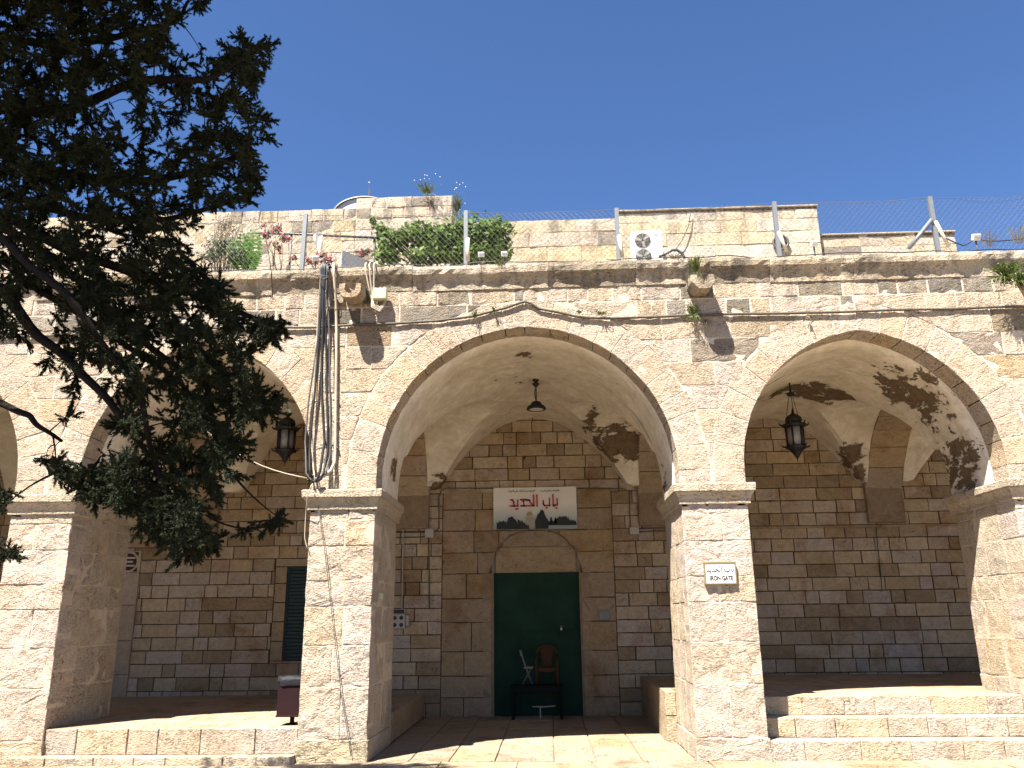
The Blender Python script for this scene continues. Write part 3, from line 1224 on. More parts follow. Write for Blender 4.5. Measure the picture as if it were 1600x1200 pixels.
# window with a green roller shutter
M_shut = plain('dark_green_shutter', (0.008, 0.026, 0.025), 0.55, 0.0, 0.2)
win = empty('window', (WIN[0], 0, WIN[2]))
win.parent = rear
nsl = 26
sl_me = None
for i in range(nsl):
    hgt = (WIN[3] - WIN[2]) / nsl
    if sl_me is None:
        o = MB()
        o.box((0.03, 0.06, 0.004), (WIN[1] - WIN[0] - 0.03, 0.085, hgt - 0.004), 0, 0.008)
        sl_me = o.mesh('slat', M_shut)
    link_mesh('slat', sl_me, win, (0, 0, i * hgt))
fr = MB()
ww, wh = WIN[1] - WIN[0], WIN[3] - WIN[2]
fr.box((0, 0.04, 0), (0.035, 0.3, wh), 0, 0.004)
fr.box((ww - 0.035, 0.04, 0), (ww, 0.3, wh), 0, 0.004)
fr.box((0.035, 0.04, wh - 0.035), (ww - 0.035, 0.3, wh), 0, 0.004)
fr.box((0.035, 0.095, 0), (ww - 0.035, 0.3, wh - 0.036), 0, 0.0)
fr.build('frame', M_shut, win)

# marble panel with a round grille, beside the far left pier
M_marb = stone_material('pale_marble', 0.25, 0.3, stain_amt=0.2)
pan = empty('marble_panel', (-8.35, 0, 0.3))
pan.parent = rear
zc = 0.0
for i, h_ in enumerate((0.5, 0.62, 0.66, 0.62)):
    o = MB()
    o.box((-0.42, -0.05, zc + 0.004), (0.30, 0.03, zc + h_ - 0.004), 0, 0.008, vary((0.362, 0.290, 0.210), 0.08, 0.03))
    o.build('slab', M_marb, pan)
    zc += h_
o = MB()
o.box((-0.42, -0.05, zc + 0.004), (0.30, 0.03, zc + 0.42), 0, 0.008, (0.420, 0.355, 0.261))
o.build('slab', M_marb, pan)
M_void = plain('dark_opening', (0.03, 0.022, 0.016), 0.9)
gr = MB()
cx_, cz_, rr = 0.06, zc + 0.21, 0.165
gr.prism([(cx_ + rr * math.cos(2 * math.pi * k / 28), cz_ + rr * math.sin(2 * math.pi * k / 28)) for k in range(28)], (0, -0.054, 0), X, Z, -Y, 0.006, 0)
for (dx, dz) in ((-1, -1), (1, -1), (-1, 1), (1, 1)):
    gr.prism([(cx_ + dx * 0.19, cz_ + dz * 0.19), (cx_ + dx * 0.19, cz_ + dz * 0.10), (cx_ + dx * 0.16, cz_ + dz * 0.13), (cx_ + dx * 0.10, cz_ + dz * 0.19)], (0, -0.054, 0), X, Z, -Y, 0.006, 0)
gro = gr.build('grille', M_void, pan)
gb = MB()
for dz, hw in ((-0.075, 0.14), (0.0, 0.10), (0.075, 0.14)):
    gb.box((cx_ - hw, -0.068, cz_ + dz - 0.018), (cx_ + hw, -0.061, cz_ + dz + 0.018), 0, 0.002, (0.5, 0.44, 0.35))
gb.build('grille_bar', M_marb, gro)

# ---- raised floors of the side bays, with their steps
def platform(x0, x1, zt, y0, label):
    pl = empty('platform', (x0, y0, 0))
    tag(pl, kind='structure')
    st = Stones(pl, M_pave, 'slab', 200)
    x = x0
    while x < x1 - 0.05:
        w = min(rng.uniform(0.5, 0.85), x1 - x)
        if x1 - x - w < 0.25:
            w = x1 - x
        y = y0
        while y < YR - 0.02:
            l = min(rng.uniform(0.5, 1.0), YR - y)
            if YR - y - l < 0.2:
                l = YR - y
            st.add(stone([(0.003, 0.003), (w - 0.003, 0.003), (w - 0.003, l - 0.003), (0.003, l - 0.003)], (x, y, zt), X, Y, Z, 0.06, 0.004, 0.008, 0.3, (0.5,), 0.003, 0.0, 0.001), vary((0.36, 0.285, 0.2), 0.08))
            y += l
        x += w
    st.finish()
    c = MB()
    c.box((0, 0.012, -0.01), (x1 - x0, YR - y0, zt - 0.02), 0, 0, (0.36, 0.285, 0.2))
    c.build('core', M_pave, pl)
    return pl


def riser(x0, x1, z0, z1, y, depth, parent, st, n=None, tint=(0.47, 0.395, 0.305)):
    x = x0
    while x < x1 - 0.03:
        w = rng.uniform(0.38, 0.75)
        if x1 - x - w < 0.25:
            w = x1 - x
        c = vary(tint, 0.06, 0.08)
        st.add(stone([(x + 0.003, z0), (x + w - 0.003, z0), (x + w - 0.003, z1), (x + 0.003, z1)], (0, y, 0), X, Z, -Y, depth, 0.010, 0.009, 0.13, (0.75, 0.4), 0.004, 0.003, 0.003), c)
        x += w


platform(2.72, 6.21, 0.70, 0.62, 'right')
sr = empty('stone_steps', (2.72, 0.0, 0), 'flight of three worn limestone steps up to the right bay', 'steps')
st = Stones(sr, M_fac, 'step_stone', 100)
riser(2.725, 6.215, 0.0, 0.232, -0.02, 0.40, sr, st)
riser(2.725, 6.215, 0.235, 0.468, 0.30, 0.40, sr, st)
riser(2.725, 6.215, 0.470, 0.700, 0.62, 0.20, sr, st)
st.finish()
# block that ends the right platform beside the middle bay
kb = empty('plinth_block', (1.7, 1.66, 0), 'square stone plinth block standing out behind the sign pier', 'plinth')
st = Stones(kb, M_fac, 'stone', 20)
st.add(stone([(1.66, 0), (1.815, 0), (1.815, 0.36), (1.66, 0.36)], (0, 1.6, 0), X, Z, -Y, 0.6, 0.008, 0.012, 0.12, (0.6,), 0.006, 0.004), (0.45, 0.37, 0.265))
st.add(stone([(1.66, 0.365), (1.815, 0.365), (1.815, 0.70), (1.66, 0.70)], (0, 1.6, 0), X, Z, -Y, 0.6, 0.008, 0.012, 0.12, (0.6,), 0.006, 0.004), (0.46, 0.38, 0.27))
st.finish()
o = MB()
o.box((1.67, 2.19, 0), (2.9, YR, 0.70), 0, 0.01, (0.33, 0.26, 0.18))
tag(o.build('raised_floor', M_pave), kind='structure')
platform(-6.57, -3.26, 0.41, 0.05, 'left')
sl = empty('stone_step', (-6.57, -0.3, 0), 'long low limestone step in front of the left bay', 'step')
st = Stones(sl, M_fac, 'step_stone', 100)
riser(-6.575, -3.255, 0.10, 0.41, 0.03, 0.18, sl, st, tint=(0.47, 0.39, 0.30))
riser(-6.9, -3.255, 0.0, 0.10, -0.22, 0.30, sl, st)
st.finish()
o = MB()
o.box((-3.3, YB + 0.005, 0), (-2.36, YR, 0.41), 0, 0.012, (0.36, 0.28, 0.19))
o.box((-9.8, YB + 0.005, 0), (-6.58, YR, 0.40), 0, 0.012, (0.36, 0.28, 0.19))
o.box((6.22, YB + 0.005, 0), (XR, YR, 0.70), 0, 0.012, (0.36, 0.28, 0.19))
o.box((7.16, 0.02, 0), (10.69, YB + 0.005, 0.695), 0, 0.012, (0.36, 0.28, 0.19))
tag(o.build('raised_floor', M_pave), kind='structure')
# ------------------------------------------------------------------ lettering (strokes and the built-in font, as thin solid letters)
M_ink = plain('black_lettering', (0.02, 0.018, 0.016), 0.6, 0, 0.1)
M_red = plain('red_lettering', (0.42, 0.03, 0.03), 0.6, 0, 0.1)


def text_mesh(body, size, mat, name, parent, loc, sx=1.0, bold=0.0):
    c = bpy.data.curves.new(name, 'FONT')
    c.body = body
    c.size = size
    c.align_x, c.align_y = 'CENTER', 'CENTER'
    c.extrude = 0.0008
    c.offset = bold
    o = bpy.data.objects.new(name, c)
    COL.objects.link(o)
    dg = bpy.context.evaluated_depsgraph_get()
    me = bpy.data.meshes.new_from_object(o.evaluated_get(dg))
    bpy.data.objects.remove(o)
    me.materials.clear()
    me.materials.append(mat)
    r = link_mesh(name, me, parent, loc)
    r.rotation_euler = (R(90), 0, 0)
    r.scale = (sx, 1, 1)
    return r


def strokes(name, segs, w, O, mat, parent, d=0.002):
    """flat pen strokes in the plane facing -y; segs are point lists (x, z)"""
    m = MB()
    for sg in segs:
        for (a, b) in zip(sg[:-1], sg[1:]):
            dx, dz = b[0] - a[0], b[1] - a[1]
            L = math.hypot(dx, dz) or 1e-6
            ux, uz = dx / L, dz / L
            e = w * 0.48
            p = [(a[0] - ux * e - uz * w / 2, a[1] - uz * e + ux * w / 2), (a[0] - ux * e + uz * w / 2, a[1] - uz * e - ux * w / 2),
                 (b[0] + ux * e + uz * w / 2, b[1] + uz * e - ux * w / 2), (b[0] + ux * e - uz * w / 2, b[1] + uz * e + ux * w / 2)]
            m.prism(p, O, X, Z, -Y, d)
    return m.build(name, mat, parent)


# ---- banner over the gate
BZ0, BZ1, BX0, BX1 = 3.43, 4.26, -1.05, 0.59
ban = empty('banner', (0, YR - 0.05, 0), 'white cloth banner with red Arabic writing above the green gate', 'banner')
M_ban, nt, nd, lk, bs = new_mat('printed_banner_cloth')
tc = nd.new('ShaderNodeNewGeometry')
sx_ = nd.new('ShaderNodeSeparateXYZ')
lk.new(tc.outputs['Position'], sx_.inputs[0])
mr = nd.new('ShaderNodeMapRange')
mr.inputs[1].default_value, mr.inputs[2].default_value = BZ0 + 0.02, BZ0 + 0.50
lk.new(sx_.outputs[2], mr.inputs[0])
gcol = ramp(nt, mr.outputs[0], 0.0, 1.0, (0.20, 0.25, 0.24, 1), (0.62, 0.57, 0.48, 1))
lk.new(gcol, bs.inputs['Base Color'])
bs.inputs['Roughness'].default_value = 0.55
m = MB()
nx, nz = 24, 12
vs = []
for j in range(nz + 1):
    for i in range(nx + 1):
        u, v = i / nx, j / nz
        x_ = BX0 + (BX1 - BX0) * u
        z_ = BZ0 + (BZ1 - BZ0) * v + 0.012 * math.sin(u * math.pi) * (-(v) + 0.5)
        y_ = -0.012 * math.sin(math.pi * u) * (1 - v * 0.6) - 0.014 * math.exp(-((u - 0.62 - 0.36 * v) / 0.05) ** 2) * u * v - 0.006 * math.sin(u * 19 + v * 3)
        vs.append((x_, y_, z_))
m.add(vs, [(j * (nx + 1) + i, j * (nx + 1) + i + 1, (j + 1) * (nx + 1) + i + 1, (j + 1) * (nx + 1) + i) for j in range(nz) for i in range(nx)], 0, True)
m.build('cloth', M_ban, ban)


def bpx(x, y):
    """position on the banner from the close-up view of it"""
    return (BX0 + (x - 245) / (1280 - 245) * (BX1 - BX0), BZ1 - (y - 90) / (625 - 90) * (BZ1 - BZ0))


B = lambda L: [bpx(*p) for p in L]
red = [
    B([(1040, 245), (1040, 325), (1005, 325)]), B([(1005, 335), (990, 335), (990, 195)]), B([(1024, 362), (1032, 366)]),
    B([(945, 240), (945, 330), (880, 330), (868, 310), (868, 268)]), B([(903, 360), (912, 362)]),
    B([(790, 195), (790, 335)]), B([(748, 195), (748, 330), (600, 330), ]), B([(625, 250), (690, 262), (735, 325)]), B([(640, 252), (700, 258)]),
    B([(590, 330), (628, 330), (620, 275), (600, 250), (585, 252)]),
    B([(550, 258), (550, 330), (492, 330)]), B([(524, 368), (530, 368)]), B([(544, 368), (551, 368)]),
    B([(455, 330), (505, 330), (500, 280), (482, 252), (462, 252)]),
]
strokes('red_lettering', red, 0.030, (0, -0.032, 0), M_red, ban, 0.003)
small = []
q = random.Random(3)
for (xa, xb, n) in ((430, 560, 9), (568, 770, 14), (828, 1080, 18)):
    for i in range(n):
        x_ = xa + (xb - xa) * (i + 0.5) / n
        w_ = (xb - xa) / n * 0.5
        y_ = 137 + q.uniform(-4, 4) + (8 if i % 4 == 2 else 0)
        small.append(B([(x_ - w_, y_ + 4), (x_, y_ + 8), (x_ + w_, y_ + 4)]))
        if q.random() < 0.4:
            small.append(B([(x_, y_ - 12), (x_, y_ + 4)]))
strokes('small_lettering', small, 0.0065, (0, -0.030, 0), M_ink, ban, 0.002)
M_ptree = plain('printed_dark_trees', (0.018, 0.019, 0.016), 0.7, 0, 0.5, 30)
M_pgrey = plain('printed_stone', (0.30, 0.28, 0.21), 0.7, 0, 0.3, 60)
M_pgold = plain('printed_gold', (0.30, 0.225, 0.08), 0.6, 0, 0.2, 60)
pr_ = MB()


def blob(L, o=-0.0285):
    pr_.prism(B(L)[::-1], (0, o, 0), X, Z, -Y, 0.001)


def ragged(x0, x1, yt, base=621, amp=14, step=10, seed=1):
    r = random.Random(seed)
    L = [(x0, base)]
    x = x0
    while x < x1:
        t = (x - x0) / (x1 - x0)
        L.append((x, yt(t) + r.uniform(-amp, amp)))
        x += step
    L.append((x1, base))
    blob(L)


ragged(285, 415, lambda t: 540 - 20 * math.sin(t * 3), seed=1)
ragged(410, 560, lambda t: 455 + 100 * abs(t - 0.38) ** 1.3 * 2.2, seed=2)
ragged(545, 690, lambda t: 500 + 80 * t, seed=3)
ragged(762, 925, lambda t: 385 + 190 * abs(t - 0.5) ** 1.6 * 2.4, seed=4, step=8)
ragged(915, 1275, lambda t: 510 + 20 * math.sin(t * 9) - 18 * math.sin(t * 3), 580, 16, 9, 5)
ragged(945, 975, lambda t: 470 + 60 * abs(t - 0.5), 560, 5, 6, 6)
ragged(1000, 1030, lambda t: 475 + 60 * abs(t - 0.5), 560, 5, 6, 7)
pr_.build('printed_trees', M_ptree, ban)
pr_ = MB()
blob([(645, 470), (735, 470), (740, 480), (760, 480), (760, 600), (690, 600), (645, 560)], -0.0265)
pr_.build('printed_wall', M_pgrey, ban)
pr_ = MB()
blob([(655 + 38 * (1 - math.cos(math.pi * k / 12)), 455 - 52 * math.sin(math.pi * k / 12)) for k in range(13)], -0.0265)
pr_.build('printed_cupola', M_pgold, ban)
ey = MB()
for (x_, z_) in ((BX0 + 0.02, BZ1 - 0.02), (BX1 - 0.02, BZ1 - 0.02), (BX0 + 0.02, BZ0 + 0.02), (BX1 - 0.02, BZ0 + 0.02)):
    ey.tube([(x_, 0.06, z_), (x_, -0.028, z_)], 0.008, 8)
ey.build('eyelet_nails', M_steel, ban)

# ---- gate name sign on the right-hand pier
sg = empty('name_sign', (0, 0, 0), 'small framed white sign lettered IRON GATE on the lit pier', 'sign')
M_brass = plain('dull_olive_frame', (0.22, 0.18, 0.09), 0.5, 0.2, 0.2)
M_white = plain('white_enamel', (0.66, 0.63, 0.60), 0.4, 0, 0.06)
s0, s1 = at(1102, 910, -0.03), at(1148, 881, -0.03)
cx0, cz0, sw, sh_ = (s0.x + s1.x) / 2, (s0.z + s1.z) / 2, 0.385, 0.255
m = MB()
m.box((cx0 - sw / 2, -0.046, cz0 - sh_ / 2), (cx0 + sw / 2, 0.0, cz0 + sh_ / 2), 0, 0.002)
m.build('plate', M_white, sg)
m = MB()
t_ = 0.017
for a_, b_ in (((-sw / 2 - t_, sh_ / 2), (sw / 2 + t_, sh_ / 2 + t_)), ((-sw / 2 - t_, -sh_ / 2 - t_), (sw / 2 + t_, -sh_ / 2)), ((-sw / 2 - t_, -sh_ / 2), (-sw / 2, sh_ / 2)), ((sw / 2, -sh_ / 2), (sw / 2 + t_, sh_ / 2))):
    m.box((cx0 + a_[0], -0.056, cz0 + a_[1]), (cx0 + b_[0], 0.0, cz0 + b_[1]), 0, 0.003)
m.build('frame', M_brass, sg)
text_mesh('IRON GATE', 0.082, M_ink, 'lettering', sg, (cx0 + 0.01, -0.0475, cz0 - 0.068), 0.70, 0.0035)
text_mesh('\uFEAA\uFEF3\uFEAA\uFEA4\uFEDF\uFE8D \uFE8F\uFE8E\uFE91', 0.105, M_ink, 'arabic_lettering', sg, (cx0, -0.0475, cz0 + 0.05), 0.80, 0.002)

# ---- small plates, boxes and pipes on the gallery wall
M_plate = plain('grey_plate', (0.16, 0.155, 0.14), 0.5, 0.2, 0.2)
M_pipe = plain('brown_painted_pipe', (0.10, 0.07, 0.045), 0.55, 0, 0.25)
M_cream = plain('cream_plastic', (0.52, 0.47, 0.29), 0.5, 0, 0.08)
M_greybox = plain('grey_plastic', (0.34, 0.31, 0.26), 0.55, 0, 0.1)
p0 = at(944, 961, YR)
pm_ = MB()
pm_.box((p0.x - 0.10, -0.03, p0.z - 0.085), (p0.x + 0.10, 0.02, p0.z + 0.085), 0, 0.005)
tag(pm_.build('wall_plate', M_plate, None, (0, YR, 0)), 'small square grey plate right of the green gate', 'plate')
p0 = at(605, 935, 0.55)
pm_ = MB()
pm_.box((-2.355, 0.42, 2.02), (-2.325, 0.62, 2.10), 0, 0.004)
tag(pm_.build('pier_tag', M_cream), 'small pale tag on the shaded side of the middle pier', 'tag')

p0 = at(625, 968, YR)
mb = empty('meter_box', (p0.x, YR, p0.z), 'grey electric meter box with four round sockets behind the middle pier', 'electric box')
m = MB()
m.box((-0.15, -0.09, -0.17), (0.11, 0.01, 0.10), 0, 0.008)
m.box((-0.15, -0.06, 0.104), (0.11, 0.01, 0.19), 0, 0.008)
m.build('case', M_greybox, mb)
m = MB()
m.box((0.114, -0.06, -0.12), (0.18, 0.01, 0.08), 0, 0.008)
m.build('side_socket', M_greybox, mb)
m = MB()
m.box((-0.13, -0.064, 0.115), (0.09, -0.06, 0.18), 0, 0.001)
for xx in (-0.085, 0.04):
    for zz in (-0.10, 0.03):
        m.prism([(xx + 0.038 * math.cos(k * math.pi / 6), zz + 0.038 * math.sin(k * math.pi / 6)) for k in range(12)], (0, -0.096, 0), X, Z, -Y, 0.008)
m.build('sockets', M_ink, mb)


def pipe_thing(name, paths, r, mat, label, cat, group=None, boxes=(), n=6):
    e = empty(name, (0, 0, 0), label, cat, group)
    m = MB()
    for pth in paths:
        m.tube(pth, r, n)
    m.build('pipe', mat, e)
    for b in boxes:
        c = MB()
        c.box(*b, 0, 0.006)
        c.build('junction_box', M_greybox, e)
    return e


yy = YR - 0.035
A_ = lambda px, py: tuple(at(px, py, yy))
pipe_thing('conduit', [[A_(771, 763), A_(700, 763), A_(690, 765), A_(686, 775), A_(686, 825)], [A_(612, 832), A_(668, 832)], [A_(612, 840), A_(668, 839)], [A_(670, 838), A_(671, 950)], [A_(678, 832), A_(686, 825)]], 0.012, M_pipe,
           'brown electrical pipe bending round the left of the gate wall with its box', 'pipe', None, ((tuple(Vector(A_(664, 840)) + Vector((0, -0.03, 0))), tuple(Vector(A_(678, 826)) + Vector((0, 0.06, 0)))),))
pipe_thing('conduit', [[A_(903, 763), A_(975, 764), A_(983, 768), A_(985, 824)], [A_(998, 826), A_(1050, 824)], [A_(998, 831), A_(1050, 829)]], 0.012, M_pipe,
           'brown electrical pipe bending round the right of the gate wall with its box', 'pipe', None, ((tuple(Vector(A_(984, 835)) + Vector((0, -0.03, 0))), tuple(Vector(A_(998, 824)) + Vector((0, 0.06, 0)))),))
pipe_thing('drop_pipe', [[A_(628, 700), A_(630, 830), A_(628, 955)]], 0.013, M_greybox, 'thin grey pipe running down to the meter box', 'pipe')
pipe_thing('wall_cable', [[A_(1369, 825), A_(1371, 850), A_(1377, 905), A_(1378, 925)]], 0.007, M_ink, 'thin dark cable hanging below the corbel of the right bay', 'cable')

# ---- lantern
M_iron = plain('black_iron', (0.018, 0.017, 0.016), 0.5, 0.4, 0.3)
M_glass = plain('milky_lantern_glass', (0.23, 0.22, 0.20), 0.25, 0, 0.15)


def lantern(x, y, ztop, zl, label):
    """zl: height of the lantern's lower point; hangs on a rod and chains from ztop"""
    e = empty('lantern', (x, y, zl), label, 'lantern', 'ornate lanterns hanging in the side bays')
    H = ztop - zl
    m = MB()
    m.lathe([(0.02, 0.0), (0.055, 0.06), (0.12, 0.14), (0.185, 0.175), (0.19, 0.20), (0.15, 0.21)], n=6)
    m.tube([(0, 0, 0.01), (0, 0, -0.06)], [0.012, 0.004], 6)
    for k in range(6):
        a = 2 * math.pi * k / 6
        m.tube([(0.17 * math.cos(a), 0.17 * math.sin(a), 0.19), (0.215 * math.cos(a), 0.215 * math.sin(a), 0.195), (0.235 * math.cos(a), 0.235 * math.sin(a), 0.22)], [0.018, 0.014, 0.004], 5)
    m.build('base', M_iron, e)
    g = MB()
    g.lathe([(0.128, 0.21), (0.135, 0.52)], n=6)
    g.build('glass', M_glass, e)
    for k in range(6):
        a = 2 * math.pi * k / 6
        b = MB()
        b.tube([(0.14 * math.cos(a), 0.14 * math.sin(a), 0.20), (0.147 * math.cos(a), 0.147 * math.sin(a), 0.53)], 0.016, 5)
        b.build('bar', M_iron, e)
    m = MB()
    m.lathe([(0.15, 0.52), (0.20, 0.545), (0.205, 0.57), (0.16, 0.585), (0.125, 0.60), (0.14, 0.64), (0.13, 0.69), (0.085, 0.73), (0.03, 0.76), (0.018, 0.80), (0.006, 0.86)], n=12)
    for k in range(6):
        a = 2 * math.pi * k / 6
        m.tube([(0.19 * math.cos(a), 0.19 * math.sin(a), 0.555), (0.235 * math.cos(a), 0.235 * math.sin(a), 0.57), (0.25 * math.cos(a), 0.25 * math.sin(a), 0.61)], [0.018, 0.014, 0.004], 5)
    m.build('roof', M_iron, e)
    zc_ = min(1.42, H - 0.35)
    for k in range(3):
        a = 2 * math.pi * k / 3 + 0.4
        c = MB()
        p0_, p1_ = Vector((0.14 * math.cos(a), 0.14 * math.sin(a), 0.60)), Vector((0.03 * math.cos(a), 0.03 * math.sin(a), zc_))
        nl = 22
        for i in range(nl):
            t0_, t1_ = i / nl, (i + 0.8) / nl
            c.tube([p0_.lerp(p1_, t0_), p0_.lerp(p1_, t1_)], 0.008 if i % 2 else 0.0055, 5)
        c.build('chain', M_iron, e)
    m = MB()
    m.lathe([(0.012, zc_ - 0.03), (0.065, zc_ - 0.01), (0.065, zc_ + 0.015), (0.02, zc_ + 0.05), (0.012, zc_ + 0.12), (0.02, zc_ + 0.14), (0.012, zc_ + 0.16), (0.014, H - 0.08), (0.06, H - 0.05), (0.07, H - 0.015), (0.03, H)], n=10)
    m.build('hanger', M_iron, e)
    return e


yl = 2.45
a0, a1 = at(1237, 588, yl), at(1246, 716, yl)
lantern(a1.x, yl, 5.70, a1.z, 'black iron lantern hanging in the right bay on three chains')
a1 = at(445, 722, 1.95)
lantern(a1.x, 1.95, 5.10, a1.z, 'black iron lantern in the left bay beside the cable bundle')

# pendant lamp in the middle
yl = 2.6
a0, a1 = at(836, 592, yl), at(838, 640, yl)
e = empty('pendant_lamp', (a1.x, yl, a1.z), 'black dish shaped pendant lamp hanging from the middle vault', 'lamp')
H = 5.76 - a1.z
m = MB()
m.lathe([(0.165, 0.0), (0.172, 0.012), (0.155, 0.05), (0.09, 0.10), (0.082, 0.13), (0.05, 0.145), (0.012, 0.15)], n=24)
m.build('shade', M_iron, e)
m = MB()
m.lathe([(0.02, -0.004), (0.10, -0.006), (0.135, 0.004), (0.14, 0.02)], n=20)
m.build('diffuser', plain('lamp_glass', (0.5, 0.47, 0.45), 0.3, 0, 0.05), e)
m = MB()
m.lathe([(0.012, 0.14), (0.012, H - 0.14), (0.03, H - 0.13), (0.066, H - 0.08), (0.03, H - 0.055), (0.03, H - 0.04), (0.055, H - 0.02), (0.05, H + 0.04)], n=12)
m.tube([(0.0, 0, H - 0.15), (-0.03, 0, H - 0.22), (-0.022, 0, H - 0.3), (0, 0, H - 0.42)], 0.006, 5)
m.build('stem', M_iron, e)

# ---- table and chairs in front of the gate
M_tbl = plain('dark_table_paint', (0.006, 0.007, 0.0065), 0.7, 0, 0.2, spec=0.1)
ty = 4.75
tl, tr_ = at(801, 1100, ty), at(879, 1100, ty)
tz_ = at(840, 1070, ty).z
tab = empty('low_table', ((tl.x + tr_.x) / 2, ty, 0.014), 'low black table standing against the green gate', 'table')
hw = (tr_.x - tl.x) / 2
TH = tz_ - 0.014
m = MB()
m.box((-hw - 0.03, -0.25, TH - 0.03), (hw + 0.03, 0.25, TH), 0, 0.006)
m.build('table_top', M_tbl, tab)
m = MB()
m.box((-hw + 0.05, -0.235, TH - 0.11), (hw - 0.05, -0.21, TH - 0.031), 0, 0.003)
m.box((-hw + 0.05, 0.21, TH - 0.11), (hw - 0.05, 0.235, TH - 0.031), 0, 0.003)
m.build('apron', M_tbl, tab)
for sx2 in (-1, 1):
    for sy2 in (-1, 1):
        m = MB()
        m.box((sx2 * (hw - 0.02) - 0.025, sy2 * 0.21 - 0.025, 0), (sx2 * (hw - 0.02) + 0.025, sy2 * 0.21 + 0.025, TH - 0.031), 0, 0.004)
        m.build('leg', M_tbl, tab)
tbz = tz_

# brown plastic armchair on the table
M_pch = plain('brown_plastic', (0.055, 0.024, 0.010), 0.7, 0, 0.12, spec=0.12)
cxp = at(855, 1070, ty - 0.18)
ch = empty('plastic_armchair', (cxp.x, ty, tbz), 'brown plastic armchair standing on the low black table', 'chair')
chw = 0.19
m = MB()
m.box((-chw * 0.82, -0.17, 0.27), (chw * 0.82, 0.17, 0.295), 0, 0.008)
m.build('seat', M_pch, ch)
m = MB()
nb = 10
for i in range(nb):                       # rounded top rail
    pass
top = [(-chw, 0.05, 0.46), (-chw * 0.98, 0.12, 0.56), (-chw * 0.75, 0.165, 0.635), (-chw * 0.35, 0.18, 0.655), (0, 0.185, 0.66), (chw * 0.35, 0.18, 0.655), (chw * 0.75, 0.165, 0.635), (chw * 0.98, 0.12, 0.56), (chw, 0.05, 0.46)]
m.tube(top, [0.02, 0.026, 0.033, 0.036, 0.036, 0.036, 0.033, 0.026, 0.02], 8)
m.prism([(-0.085, 0.29), (0.085, 0.29), (0.115, 0.64), (-0.115, 0.64)], (0, 0.16, 0), X, Z, -Y, 0.014)
m.build('backrest', M_pch, ch)
for s_ in (-1, 1):
    m = MB()
    m.tube([(s_ * chw * 0.98, 0.12, 0.54), (s_ * chw * 1.03, 0.0, 0.47), (s_ * chw * 1.03, -0.15, 0.45), (s_ * chw, -0.175, 0.43)], [0.02, 0.022, 0.024, 0.018], 8)
    m.build('armrest', M_pch, ch)
    m = MB()
    m.tube([(s_ * chw, -0.175, 0.44), (s_ * chw * 0.97, -0.18, 0.27), (s_ * chw * 1.04, -0.195, 0.0)], [0.022, 0.024, 0.016], 8)
    m.build('leg', M_pch, ch)
    m = MB()
    m.tube([(s_ * chw * 0.85, 0.15, 0.30), (s_ * chw * 0.95, 0.20, 0.0)], [0.022, 0.015], 8)
    m.build('leg', M_pch, ch)
m = MB()
m.prism([(-chw * 0.95, 0.30), (chw * 0.95, 0.30), (chw * 0.95, 0.25), (chw * 0.5, 0.232), (0, 0.226), (-chw * 0.5, 0.232), (-chw * 0.95, 0.25)][::-1], (0, -0.172, 0), X, Z, -Y, 0.014)
m.build('seat_front', M_pch, ch)

# folding chair seen from the side
M_chrome = plain('worn_chrome', (0.17, 0.16, 0.145), 0.45, 0.5, 0.2)
fx = at(824, 1066, ty).x
fc = empty('folding_chair', (fx, ty - 0.02, tbz), 'thin metal folding chair standing sideways on the table by the brown chair', 'chair')
for s_ in (-1, 1):
    yv = s_ * 0.14
    m = MB()
    m.tube([(-0.11, yv, 0.60), (-0.075, yv, 0.45), (-0.02, yv, 0.30), (0.09, yv, 0.01)], 0.009, 6)
    m.build('leg', M_chrome, fc)
    m = MB()
    m.tube([(-0.09, yv * 0.9, 0.01), (0.075, yv * 0.9, 0.29)], 0.009, 6)
    m.build('leg', M_chrome, fc)
m = MB()
m.box((-0.06, -0.15, 0.29), (0.11, 0.15, 0.315), 0, 0.006)
m.build('seat', plain('pale_seat', (0.2, 0.18, 0.16), 0.5, 0, 0.1), fc)
m = MB()
m.box((-0.122, -0.15, 0.50), (-0.10, 0.15, 0.61), 0, 0.005, rot=Matrix.Rotation(R(-12), 4, 'Y'))
m.build('backrest', M_chrome, fc)
m = MB()
w0, w1 = at(832, 1104, ty - 0.1), at(868, 1103, ty - 0.1)
m.tube([w0, w0.lerp(w1, 0.5) + Vector((0, 0.02, -0.012)), w1], 0.011, 8)
m.box((w0.x + 0.13, ty - 0.07, 0.012), (w0.x + 0.15, ty - 0.05, w0.z - 0.02), 0, 0.003)
tag(m.build('white_rail', M_greybox), 'thin white rail lying low under the black table', 'rail')

